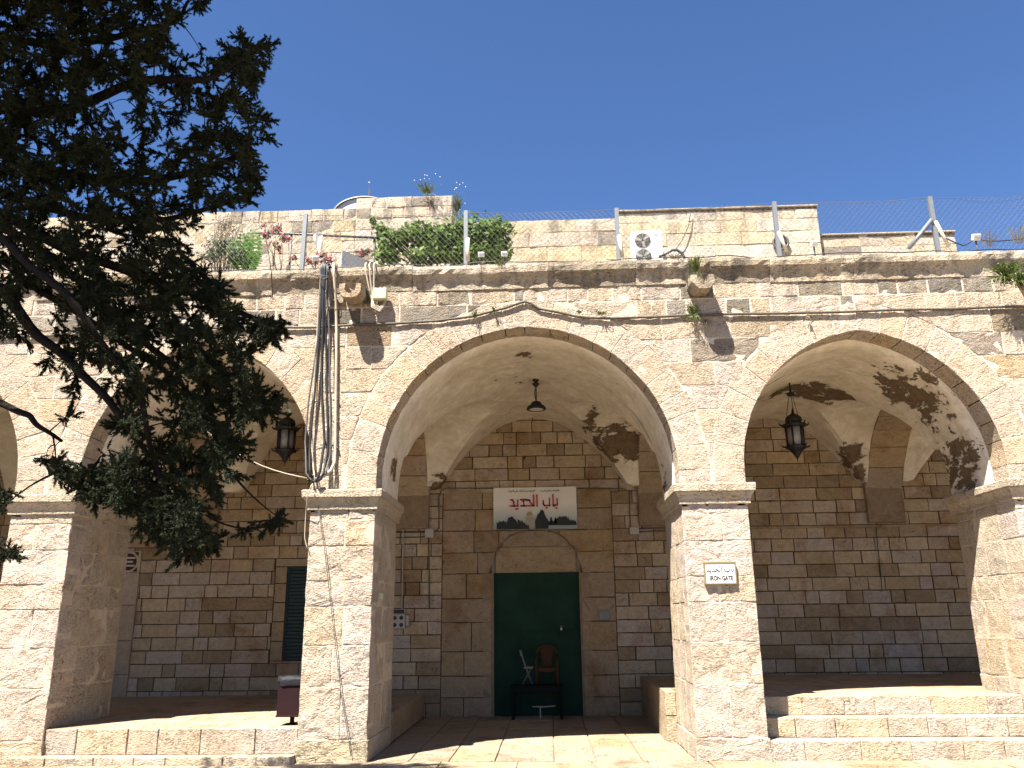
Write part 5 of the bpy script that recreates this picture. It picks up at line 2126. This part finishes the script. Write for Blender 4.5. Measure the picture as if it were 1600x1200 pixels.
# climbing vine
vc = [ell(612, 378, 26, 22, 0.9), ell(655, 368, 42, 20, 1.0), ell(700, 378, 48, 30, 1.0), ell(742, 368, 42, 30, 1.0), ell(776, 375, 24, 34, 0.9), ell(604, 400, 22, 14, 0.8), ell(665, 402, 36, 12, 0.9), ell(740, 400, 52, 14, 0.8), ell(775, 402, 22, 12, 0.8), ell(592, 358, 10, 12, 0.9), ell(583, 345, 6, 9, 0.9), ell(795, 355, 8, 8, 0.9)]
o = at(690, 400, 1.0)
vine = empty('climbing_vine', (o.x, 1.0, ZROOF), 'big leafy green vine bush spilling over the roof fence', 'vine')
og = Vector((o.x, 1.0, ZROOF))
leaf_cloud('foliage', M_vine, vine, vc, 4200, 0.052, 5, origin=og)
stems('stem', vine, og, [c[0] for c in vc], 0.02, M_twig, 3, og)

o = at(350, 400, 0.8)
og = Vector((o.x, 0.8, ZROOF))
pl_ = empty('grey_shrub', og, 'loose grey green shrub on the roof left of the fern', 'shrub')
vc = [ell(345, 388, 26, 26, 0.8), ell(372, 398, 22, 16, 0.7), ell(325, 400, 18, 12, 0.7)]
leaf_cloud('foliage', M_olive, pl_, vc, 900, 0.035, 6, origin=og, aspect=0.3, shell=0.1)
stems('stem', pl_, og, [c[0] + Vector((q1, 0, q2)) for c in vc for q1, q2 in ((-0.15, 0.1), (0.1, 0.2), (0, 0))], 0.009, M_twig, 4, og)
o = at(355, 350, 1.3)
og = Vector((o.x, 1.3, ZROOF))
pl_ = empty('dry_bush', og, 'dry twiggy bush rising behind the grey shrub on the roof', 'shrub')
q = random.Random(8)
tips = [at(355 + q.uniform(-22, 24), 350 + q.uniform(-20, 24), 1.3 + q.uniform(-0.2, 0.2)) for _ in range(34)]
stems('stem', pl_, og, tips, 0.008, M_twig, 5, og, 0.18)
leaf_cloud('foliage', M_dry, pl_, [ell(355, 352, 24, 24, 1.3)], 420, 0.022, 7, origin=og, aspect=0.35, shell=0.0)

# fern-like sapling: arching feathered fronds
o = at(385, 405, 0.75)
og = Vector((o.x, 0.75, ZROOF))
pl_ = empty('feathery_sapling', og, 'bright green sapling with feathery drooping fronds on the roof', 'plant')
for k, (px, py) in enumerate(((362, 372), (368, 386), (378, 362), (392, 360), (402, 358), (406, 368), (404, 392), (372, 398), (396, 396), (388, 372))):
    tip = at(px, py, 0.75 + 0.15 * math.sin(k * 2.1))
    base = Vector((o.x, 0.75, ZROOF + 0.22))
    m = MB()
    nl = 11
    c0_ = base.lerp(tip, 0.5) + Vector((0, 0, 0.10))
    prev = None
    for i in range(nl + 1):
        t = i / nl
        p_ = base * (1 - t) ** 2 + c0_ * 2 * t * (1 - t) + tip * t * t
        if prev is not None and t > 0.25:
            d_ = (p_ - prev).normalized()
            sdir = d_.cross(Vector((0, -1, 0.4))).normalized()
            L_ = 0.15 * math.sin(math.pi * min(1, t * 0.9 + 0.1)) + 0.02
            for s_ in (-1, 1):
                e_ = p_ + sdir * s_ * L_ + d_ * L_ * 0.45 + Vector((0, 0, -L_ * 0.25))
                w_ = d_ * 0.028
                m.add([p_ - og, p_.lerp(e_, 0.5) + w_ - og, e_ - og, p_.lerp(e_, 0.5) - w_ - og], [(0, 1, 2, 3)])
        prev = p_
    m.tube([base - og, c0_ - og, tip - og], [0.006, 0.004, 0.002], 4)
    m.build('frond', M_fern, pl_)
m = MB()
m.tube([(0, 0, 0), (0.01, 0, 0.24)], 0.012, 6)
m.build('stem', M_twig, pl_)


def bougainvillea(cx, y, blobs, label, seed, extra=()):
    o = at(cx, 410, y)
    og = Vector((o.x, y, ZROOF))
    e = empty('bougainvillea', og, label, 'plant', 'pink bougainvilleas on the roof')
    vc = [ell(*b, y) for b in blobs]
    leaf_cloud('flowers', M_bract, e, vc, 34 * len(vc), 0.022, seed, origin=og, aspect=0.8, shell=0.1)['kind'] = 'stuff'
    leaf_cloud('foliage', M_olive, e, vc, 30 * len(vc), 0.026, seed + 1, origin=og, shell=0.1)
    stems('stem', e, og, [c[0] for c in vc] + [at(px, py, y) for px, py in extra], 0.009, M_twig, seed, og, 0.12)


bougainvillea(440, 0.9, [(432, 357, 10, 8), (418, 366, 10, 8), (442, 372, 8, 7), (430, 382, 9, 7), (412, 352, 6, 5), (436, 390, 6, 8), (450, 372, 6, 4)], 'straggling pink bougainvillea left of the second fence post', 31, ((408, 365), (455, 410)))
bougainvillea(500, 0.7, [(458, 403, 8, 5), (484, 408, 10, 5), (505, 400, 12, 7), (515, 406, 12, 6), (495, 410, 10, 5), (478, 400, 6, 6)], 'low pink bougainvillea spreading at the top of the cable bundle', 41)
bougainvillea(572, 0.9, [(568, 396, 7, 6), (560, 402, 5, 4), (575, 392, 5, 5)], 'small pink bougainvillea behind the grey wedge box', 51)

# spiky plant
o = at(622, 410, 0.6)
og = Vector((o.x, 0.6, ZROOF))
e = empty('spiky_plant', og, 'spiky grey green plant at the roof edge in front of the vine', 'plant')
q = random.Random(4)
for k in range(15):
    a = q.uniform(-1.2, 1.2)
    L_ = q.uniform(0.16, 0.28)
    tip = Vector((math.sin(a) * L_, q.uniform(-0.12, 0.05), math.cos(a) * L_))
    sd_ = Vector((math.cos(a), 0, -math.sin(a))) * 0.012
    m = MB()
    m.add([-sd_, sd_, tip.lerp(Vector(), 0.5) + sd_ * 1.1 + Vector((0, -0.01, 0)), tip, tip.lerp(Vector(), 0.5) - sd_ * 1.1 + Vector((0, -0.01, 0))], [(0, 1, 2, 3, 4)])
    m.build('leaf', M_olive, e)


def weed(px, py, y, label, spread=0.15, height=0.14, n=60, seed=1, mat=None, hang=0.0, leaf=0.022, flowers=0, zfix=None):
    o = at(px, py, y)
    if zfix is not None:
        o.z = zfix
    e = empty('weed', o, label, 'weed', 'weeds growing on the walls')
    q = random.Random(seed)
    m = MB()
    f = MB()
    for k in range(n):
        a = q.uniform(0, 2 * math.pi)
        s_ = spread * q.uniform(0.1, 1.0)
        h_ = height * q.uniform(0.35, 1.0)
        b = Vector((math.cos(a) * s_ * 0.25, -abs(math.sin(a)) * s_ * 0.15 - 0.005, 0))
        t = Vector((math.cos(a) * s_, -abs(math.sin(a)) * s_ * 0.7 - 0.01, h_ if q.random() > hang else -h_ * 0.8))
        w_ = Vector((-math.sin(a) * 0.3 + 0.7, 0, 0.3)) * leaf * 0.28
        mid = b.lerp(t, 0.55) + Vector((0, 0, abs(h_) * 0.2))
        m.add([b - w_ * 0.6, b + w_ * 0.6, mid + w_, t, mid - w_], [(0, 1, 2, 3, 4)])
        if q.random() < 0.6:
            for _ in range(2):
                c = b.lerp(t, q.uniform(0.4, 1.0))
                d1 = Vector((q.uniform(-1, 1), q.uniform(-1, 0.2), q.uniform(-0.5, 1))).normalized() * leaf
                d2 = Vector((q.uniform(-1, 1), q.uniform(-0.5, 0.5), q.uniform(-1, 1))).normalized() * leaf * 0.5
                m.add([c, c + d1 * 0.5 + d2, c + d1, c + d1 * 0.5 - d2], [(0, 1, 2, 3)])
        if flowers and k < flowers:
            t2 = t * 1.0 + Vector((0, 0, height * 0.7))
            m.add([t - w_ * 0.15, t + w_ * 0.15, t2], [(0, 1, 2)])
            f.lathe([(0.004, -0.012), (0.016, 0.0), (0.004, 0.012)], t2, 5)
    m.build('leaves', mat or M_weed, e)
    if flowers:
        f.build('flower', M_flower, e)
    return e


weed(668, 303, 7.9, 'spreading weed with white flowers on top of the tallest roof block', 0.4, 0.30, 90, 1, M_weed, 0.15, 0.03, 8, at(630, 307, 8.0).z)
weed(715, 330, 8.3, 'dark weed with white flowers behind the corner of the tallest roof block', 0.22, 0.5, 80, 2, M_olive, 0.2, 0.035, 9)
weed(576, 306, 7.9, 'single flowering weed at the left end of the tallest roof block', 0.06, 0.25, 6, 21, M_dry, 0.0, 0.02, 2, at(630, 307, 8.0).z)
weed(1086, 425, -0.28, 'bright green weed growing in the second water spout', 0.15, 0.24, 100, 3, None, 0.1)
weed(1076, 445, -0.1, 'pale weed hanging at the left side of the second spout', 0.10, 0.15, 40, 4, M_dry, 0.5)
weed(1082, 492, -0.06, 'thick yellow green weed on the cable below the second spout', 0.18, 0.17, 95, 5, None, 0.35)
weed(1100, 500, -0.05, 'trailing dry weed under the second spout shadow', 0.25, 0.26, 45, 6, M_dry, 0.9, 0.014)
weed(1572, 432, -0.22, 'big grassy weed covering the rightmost water spout', 0.36, 0.22, 260, 7, None, 0.45, 0.03)
weed(1592, 440, -0.40, 'grassy weed drooping over the front of the rightmost spout', 0.2, 0.16, 120, 17, None, 0.6, 0.03)
weed(576, 468, -0.05, 'dusty grey green weed between the left spout and the junction box', 0.12, 0.19, 80, 8, M_olive, 0.4)
weed(742, 497, -0.05, 'small green weed above the left shoulder of the middle arch', 0.07, 0.13, 26, 9, None, 0.15)
weed(772, 486, -0.05, 'tiny green weed on the cable near the top of the middle arch', 0.07, 0.07, 20, 19, None, 0.15)
weed(940, 492, -0.05, 'flat green weed on the cable right of the middle arch', 0.16, 0.05, 40, 10, None, 0.2)
weed(905, 490, -0.05, 'tiny weed on the cable above the right shoulder of the middle arch', 0.08, 0.05, 16, 20, None, 0.2)
weed(1262, 494, -0.05, 'thin dry weed hanging from the cable over the right pier', 0.06, 0.12, 14, 22, M_dry, 0.8)
weed(358, 512, -0.05, 'pale green weed on the cable beside the tree', 0.11, 0.13, 50, 11, M_weed, 0.1)
weed(1545, 386, 0.15, 'dry stalks standing on the roof edge right of the last post', 0.3, 0.3, 46, 12, M_dry, 0.0, 0.012)
weed(1590, 382, 0.15, 'dry stalks standing at the far right end of the roof edge', 0.3, 0.34, 46, 13, M_dry, 0.0, 0.012)
weed(780, 411, -0.1, 'tiny yellow green weed on the cornice below the vine', 0.08, 0.07, 24, 14, None, 0.3)
weed(1055, 405, -0.05, 'low dry weed on the cornice right of the air conditioner', 0.22, 0.06, 40, 15, M_dry, 0.0, 0.016)
weed(450, 640, -0.02, 'small weed at the edge of the left arch by the lantern', 0.08, 0.12, 18, 16, M_olive, 0.3)
# ------------------------------------------------------------------ the big cypress at the left
M_cyp = leaf_mat('cypress_foliage', (0.009, 0.013, 0.007), (0.027, 0.032, 0.015), 0.05, 0.8)
M_bark = plain('cypress_bark', (0.016, 0.013, 0.011), 0.95, 0, 0.35, 20, 0.01, 0.05)
tree = empty('cypress_tree', (-5.6, -5.2, 0), 'large dark cypress with drooping tufted branches at the left', 'tree')
TO = Vector((-5.6, -5.2, 0))
tr = np.random.RandomState(3)
tq = random.Random(12)
m = MB()
trunk_pts = [Vector((0, 0, -0.05)), Vector((0.05, 0.05, 1.5)), Vector((0.0, 0.1, 3.5)), Vector((0.1, 0.1, 6.0)), Vector((0.1, 0.15, 9.0)), Vector((0.12, 0.17, 10.9))]
m.tube(trunk_pts, [0.34, 0.27, 0.22, 0.17, 0.10, 0.02], 12)
m.build('trunk', M_bark, tree)


def trunk_at(z):
    for a, b in zip(trunk_pts[:-1], trunk_pts[1:]):
        if a.z <= z <= b.z:
            return a.lerp(b, (z - a.z) / (b.z - a.z)) + TO
    return trunk_pts[-1] + TO


def bez(pts, n):
    """smooth curve through points (Catmull-Rom)"""
    P_ = [pts[0]] + list(pts) + [pts[-1]]
    out = []
    for i in range(1, len(P_) - 2):
        p0, p1, p2, p3 = P_[i - 1], P_[i], P_[i + 1], P_[i + 2]
        for k in range(n):
            t = k / n
            out.append(0.5 * ((2 * p1) + (p2 - p0) * t + (2 * p0 - 5 * p1 + 4 * p2 - p3) * t * t + (3 * p1 - p0 - 3 * p2 + p3) * t ** 3))
    out.append(pts[-1])
    return out


# main limbs: (height on the trunk, places they pass, depth)
LIMBS = [
    (3.7, [(-40, 440), (60, 520), (130, 590), (190, 660), (240, 712)], -5.6, 0.055),
    (2.9, [(-40, 628), (30, 645), (70, 664), (100, 684)], -5.2, 0.04),
    (4.0, [(-40, 400), (90, 470), (200, 540), (290, 610), (330, 680)], -4.9, 0.042),
    (4.6, [(-40, 330), (90, 380), (220, 430), (330, 470), (425, 512)], -5.3, 0.06),
    (5.2, [(-40, 240), (80, 270), (210, 285), (320, 262), (378, 235), (392, 205)], -5.0, 0.06),
    (5.4, [(-40, 165), (90, 180), (200, 130), (270, 128), (335, 125), (392, 85)], -5.5, 0.06),
    (5.0, [(-40, 290), (100, 330), (220, 345), (310, 330), (390, 312)], -4.6, 0.05),
    (6.2, [(-40, 60), (80, 70), (180, 60), (260, 40), (300, 5)], -5.0, 0.05),
    (6.6, [(-40, -40), (100, -30), (220, -30), (320, -20)], -5.3, 0.05),
    (4.2, [(-40, 370), (100, 460), (200, 600), (250, 740), (300, 850)], -5.9, 0.04),
    (4.4, [(-40, 350), (110, 430), (260, 560), (380, 622), (432, 625)], -5.4, 0.045),
]
limb_pts = []
for li, (zt, path, dep, r0) in enumerate(LIMBS):
    pts = [trunk_at(zt)] + [at(px, py, dep + 0.25 * math.sin(i * 1.7 + li)) for i, (px, py) in enumerate(path)]
    P_ = bez(pts, 6)
    P_ = [p + Vector((mnoise.noise(p * 1.7), mnoise.noise(p * 1.7 + Vector((9, 0, 0))), mnoise.noise(p * 1.7 + Vector((0, 9, 0))))) * 0.05 for p in P_]
    m = MB()
    n = len(P_)
    m.tube([p - TO for p in P_], [r0 * (1 - 0.75 * i / n) for i in range(n)], 7)
    m.build('limb', M_bark, tree)
    limb_pts += P_[5:]
LP = np.array([list(p) for p in limb_pts])

POLY = [(-60, -60), (318, -60), (322, 5), (300, 12), (272, 32), (286, 66), (330, 76), (352, 92), (368, 55), (392, 62), (428, 74), (402, 108), (386, 150), (384, 172), (402, 178), (430, 196), (428, 214), (396, 226), (398, 262), (406, 296), (372, 324), (330, 318), (305, 340), (285, 390), (322, 430), (362, 448), (336, 466), (400, 500), (442, 508), (430, 526), (388, 552), (372, 575), (440, 614), (436, 640), (392, 655), (400, 700), (362, 722), (352, 770), (320, 782), (330, 860), (300, 872), (238, 846), (196, 800), (112, 762), (66, 728), (66, 710), (130, 704), (92, 650), (118, 590), (55, 560), (18, 530), (-60, 525)]
HOLES = [(186, 65, 11, 32), (278, 85, 16, 20), (258, 150, 18, 14), (314, 106, 18, 13), (335, 287, 12, 14), (350, 118, 11, 8), (120, 205, 16, 9), (40, 120, 12, 8), (100, 100, 10, 12), (60, 300, 14, 9), (130, 300, 12, 9), (250, 330, 12, 8), (215, 30, 10, 14), (300, 40, 12, 10), (190, 430, 16, 10), (110, 430, 14, 8), (290, 500, 12, 10), (60, 590, 30, 16), (180, 580, 14, 18), (270, 640, 14, 18), (310, 700, 14, 16), (220, 760, 10, 10), (168, 140, 34, 24), (190, 182, 28, 16), (70, 190, 16, 10), (225, 235, 12, 8), (205, 250, 10, 10), (165, 205, 10, 8), (270, 300, 16, 10), (285, 215, 10, 20), (255, 190, 10, 12), (310, 190, 14, 12), (340, 230, 16, 14), (60, 470, 22, 12), (75, 500, 14, 16), (165, 545, 12, 18), (230, 590, 14, 12), (150, 620, 10, 22), (120, 665, 20, 14), (225, 640, 10, 14), (260, 540, 10, 10), (300, 600, 10, 20), (340, 390, 26, 34), (140, 700, 40, 18), (195, 700, 18, 22), (30, 545, 26, 10), (270, 690, 10, 16), (352, 130, 14, 10), (290, 160, 10, 8)]


def inside(x, y, P_=POLY):
    c = False
    j = len(P_) - 1
    for i in range(len(P_)):
        if (P_[i][1] > y) != (P_[j][1] > y) and x < (P_[j][0] - P_[i][0]) * (y - P_[i][1]) / (P_[j][1] - P_[i][1]) + P_[i][0]:
            c = not c
        j = i
    return c


def dens(x, y):
    for (hx, hy, a, b) in HOLES:
        d = ((x - hx) / a) ** 2 + ((y - hy) / b) ** 2
        if d < 1:
            return 0.0
    d = 1.0
    if y > 480 and x < 120:
        d = 0.35
    if 520 < y < 720 and x < 290:
        d = min(d, 0.5)
    return d


needles = []      # (position, direction)
branches = MB()
nb_ = 0


def tuft(p, d, k=1.0):
    if p.z > 6.9 and p.z + p.y / 0.449 > -0.3:      # the crown stays clear of the sun on the front
        return
    needles.append((p, d, k))


NODES = [list(p) for p in limb_pts]


def puff(tip, size=1.0):
    """a compact drooping spray: a bent twig from the nearest limb or spray, side twiglets with tufts at its end"""
    t = np.array(list(tip))
    arr = np.array(NODES)
    dd = np.linalg.norm((arr - t) * np.array([1, 0.8, 1]), axis=1) + 0.02
    i = int(dd.argmin())
    src = Vector(NODES[i])
    L = (tip - src).length
    mid = src.lerp(tip, 0.5) + Vector((tq.uniform(-0.2, 0.2), tq.uniform(-0.2, 0.2), tq.uniform(-0.05, 0.25))) * min(0.5, L)
    P_ = bez([src, mid, tip], 5)
    r0 = 0.004 + 0.012 * min(1, L)
    branches.tube([p - TO for p in P_], [max(0.0028, r0 * (1 - 0.8 * j / len(P_))) for j in range(len(P_))], 4, caps=False)
    NODES.append(list(P_[3]))
    NODES.append(list(tip))
    d = (P_[-1] - P_[-3]).normalized() if L > 0.03 else Vector((0.6, 0, -0.4))
    d = (d + Vector((tq.gauss(0.15, 0.5), tq.gauss(0, 0.5), tq.gauss(-0.15, 0.5)))).normalized()
    n = int(tq.uniform(10, 16))
    for j in range(n):
        f = j / (n - 1)
        q = tip + d * (f - 0.6) * 0.15 * size
        o_ = Vector((tq.gauss(0, 1), tq.gauss(0, 1), tq.gauss(-0.1, 1))).normalized()
        dv = (d * (0.45 + 0.5 * f) + o_ * (1.0 - 0.5 * f)).normalized()
        tuft(q + dv * 0.025 * size, dv, tq.uniform(0.7, 1.1) * size)


cand = []
tries = 0
while len(cand) < 1450 and tries < 40000:
    tries += 1
    px, py = tq.uniform(-60, 440), tq.uniform(-60, 870)
    if not inside(px, py) or tq.random() > dens(px, py) * (1.0 if px < 230 or py > 380 else 0.8):
        continue
    cand.append(at(px, py, tq.uniform(-6.2, -4.4)))
cand.sort(key=lambda p: float(np.linalg.norm(LP - np.array(list(p)), axis=1).min()))
for p in cand:
    puff(p, tq.uniform(0.8, 1.25))


def plume(tip, back=None):
    puff(tip, 0.85)


# outlying sprays seen against the sky and the wall
for (px, py, n_, s_) in ((380, 60, 4, 9), (405, 72, 5, 8), (422, 74, 3, 6), (372, 80, 4, 8), (395, 100, 4, 8), (385, 120, 4, 8), (388, 150, 5, 10), (340, 180, 5, 10), (330, 178, 4, 8), (345, 155, 6, 12), (405, 185, 6, 10), (420, 190, 4, 8), (420, 212, 3, 6), (362, 210, 4, 8), (350, 208, 3, 8), (385, 230, 5, 8), (395, 285, 6, 8), (370, 300, 6, 10), (390, 270, 4, 8), (312, 3, 3, 8), (440, 508, 4, 6), (420, 520, 6, 9), (405, 508, 5, 8), (375, 555, 5, 9), (430, 622, 6, 8), (410, 630, 6, 8), (395, 640, 5, 8), (330, 760, 5, 10), (320, 840, 7, 12), (300, 860, 6, 10), (260, 840, 8, 12), (235, 820, 8, 12), (428, 820, 5, 9), (432, 812, 3, 6), (388, 829, 4, 7), (0, 800, 8, 14), (5, 860, 7, 12), (2, 770, 6, 10), (110, 740, 8, 14), (75, 722, 6, 10), (140, 760, 7, 12), (340, 850, 4, 8), (250, 790, 8, 14), (280, 800, 8, 14), (200, 770, 7, 12)):
    for k in range((n_ + 1) // 2):
        plume(at(px + tq.gauss(0, s_ * 0.6), py + tq.gauss(0, s_ * 0.6), -5.2 + tq.uniform(-0.25, 0.25)))
# the twig that carries the tuft in front of the left bay wall
m = MB()
m.tube([p - TO for p in bez([at(300, 790, -5.3), at(340, 815, -5.25), at(385, 826, -5.2), at(432, 820, -5.2)], 5)], [0.012, 0.009, 0.006, 0.003] * 4, 5) if False else None
m.tube([p - TO for p in bez([at(300, 790, -5.3), at(340, 815, -5.25), at(385, 826, -5.2), at(432, 820, -5.2)], 5)], 0.007, 5)
m.build('limb', M_bark, tree)
# rest of the crown, above and left of the picture, that shades the court
for k in range(330):
    z = tq.uniform(6.8, 10.7)
    rmax = 2.6 * (1 - (z - 6.8) / 4.6) + 0.35
    a = tq.uniform(0, 2 * math.pi)
    rr = rmax * math.sqrt(tq.random())
    c = trunk_at(z)
    p = c + Vector((math.cos(a) * rr, math.sin(a) * rr * 0.8, 0))
    pp = proj(p)
    if 0 < pp[0] < 1600 and 0 < pp[1] < 1200:
        continue
    src = trunk_at(max(z - 0.4 - rr * 0.3, 1))
    branches.tube([src - TO, src.lerp(p, 0.6) + Vector((0, 0, 0.1)) - TO, p - TO], [0.01, 0.008, 0.004], 4, caps=False)
    d = (p - c).normalized() if rr > 0.1 else Vector((0, 0, 1))
    for j in range(7):
        o_ = Vector((tq.gauss(0, 1), tq.gauss(0, 1), tq.gauss(0, 1)))
        tuft(src.lerp(p, 1 - j * 0.06) + o_ * 0.06, (d + o_ * 0.5).normalized(), 1.7)
for k in range(160):
    z = tq.uniform(2.2, 6.8)
    a = tq.uniform(math.pi * 0.45, math.pi * 1.55)
    c = trunk_at(z)
    rr = tq.uniform(0.4, 2.2)
    p = c + Vector((math.cos(a) * rr, math.sin(a) * rr * 0.8, 0))
    pp = proj(p)
    if -20 < pp[0] < 1600 and 0 < pp[1] < 1200:
        continue
    branches.tube([c - TO, c.lerp(p, 0.6) + Vector((0, 0, 0.1)) - TO, p - TO], [0.01, 0.008, 0.004], 4, caps=False)
    for j in range(7):
        o_ = Vector((tq.gauss(0, 1), tq.gauss(0, 1), tq.gauss(0, 1)))
        tuft(c.lerp(p, 1 - j * 0.07) + o_ * 0.06, (p - c).normalized() * 0.5 + o_ * 0.4, 1.7)
# overhanging crown towards the sun, above the picture: it keeps the branches in view in shade
for k in range(1500):
    p = Vector((tq.uniform(-5.2, -1.7), tq.uniform(-7.4, -4.9), tq.uniform(6.3, 9.0)))
    pp = proj(p + Vector((0.1, 0, -0.5)))
    if pp[1] > -10 and -100 < pp[0] < 1700:
        continue
    c = p + Vector((tq.gauss(-0.25, 0.15), tq.gauss(0, 0.2), tq.gauss(0.05, 0.1)))
    branches.tube([c - TO, p - TO], [0.008, 0.004], 4, caps=False)
    for j in range(7):
        o_ = Vector((tq.gauss(0, 1), tq.gauss(0, 1), tq.gauss(0, 1)))
        tuft(p.lerp(c, j * 0.03) + o_ * 0.08, (p - c).normalized() * 0.5 + o_ * 0.4, 2.5)
branches.build('twigs', M_bark, tree)['kind'] = 'stuff'

# every tuft: short scale-leaf sprays round a twiglet, as narrow leaf-sized faces
K = 54
nt_ = len(needles)
P_ = np.array([list(n[0]) for n in needles]) - np.array(list(TO))
D_ = np.array([list(Vector(n[1]).normalized()) for n in needles])
S_ = np.array([n[2] for n in needles])
u = tr.rand(nt_, K, 1)
rad = tr.normal(size=(nt_, K, 3))
rad -= (rad * D_[:, None, :]).sum(-1, keepdims=True) * D_[:, None, :]
rad /= np.linalg.norm(rad, axis=2, keepdims=True) + 1e-9
Lt = 0.085 * S_[:, None, None]
base = P_[:, None, :] + D_[:, None, :] * Lt * (u - 0.35)
dirn = D_[:, None, :] * 0.75 + rad * (0.9 - 0.5 * u) + tr.normal(size=(nt_, K, 3)) * 0.15
dirn /= np.linalg.norm(dirn, axis=2, keepdims=True)
ln = (0.018 + 0.019 * tr.rand(nt_, K, 1)) * S_[:, None, None]
side = np.cross(dirn, tr.normal(size=(nt_, K, 3)))
side /= np.linalg.norm(side, axis=2, keepdims=True) + 1e-9
wd = 0.0048 * (0.7 + 0.6 * tr.rand(nt_, K, 1)) * S_[:, None, None]
V_ = np.empty((nt_, K, 3, 3))
V_[:, :, 0] = base + side * wd
V_[:, :, 1] = base + dirn * ln
V_[:, :, 2] = base - side * wd
nq = nt_ * K
tri_mesh('crown', V_.reshape(-1, 3), np.arange(nq * 3).reshape(-1, 3), M_cyp, tree)
print('tufts', nt_, 'tris', nq)
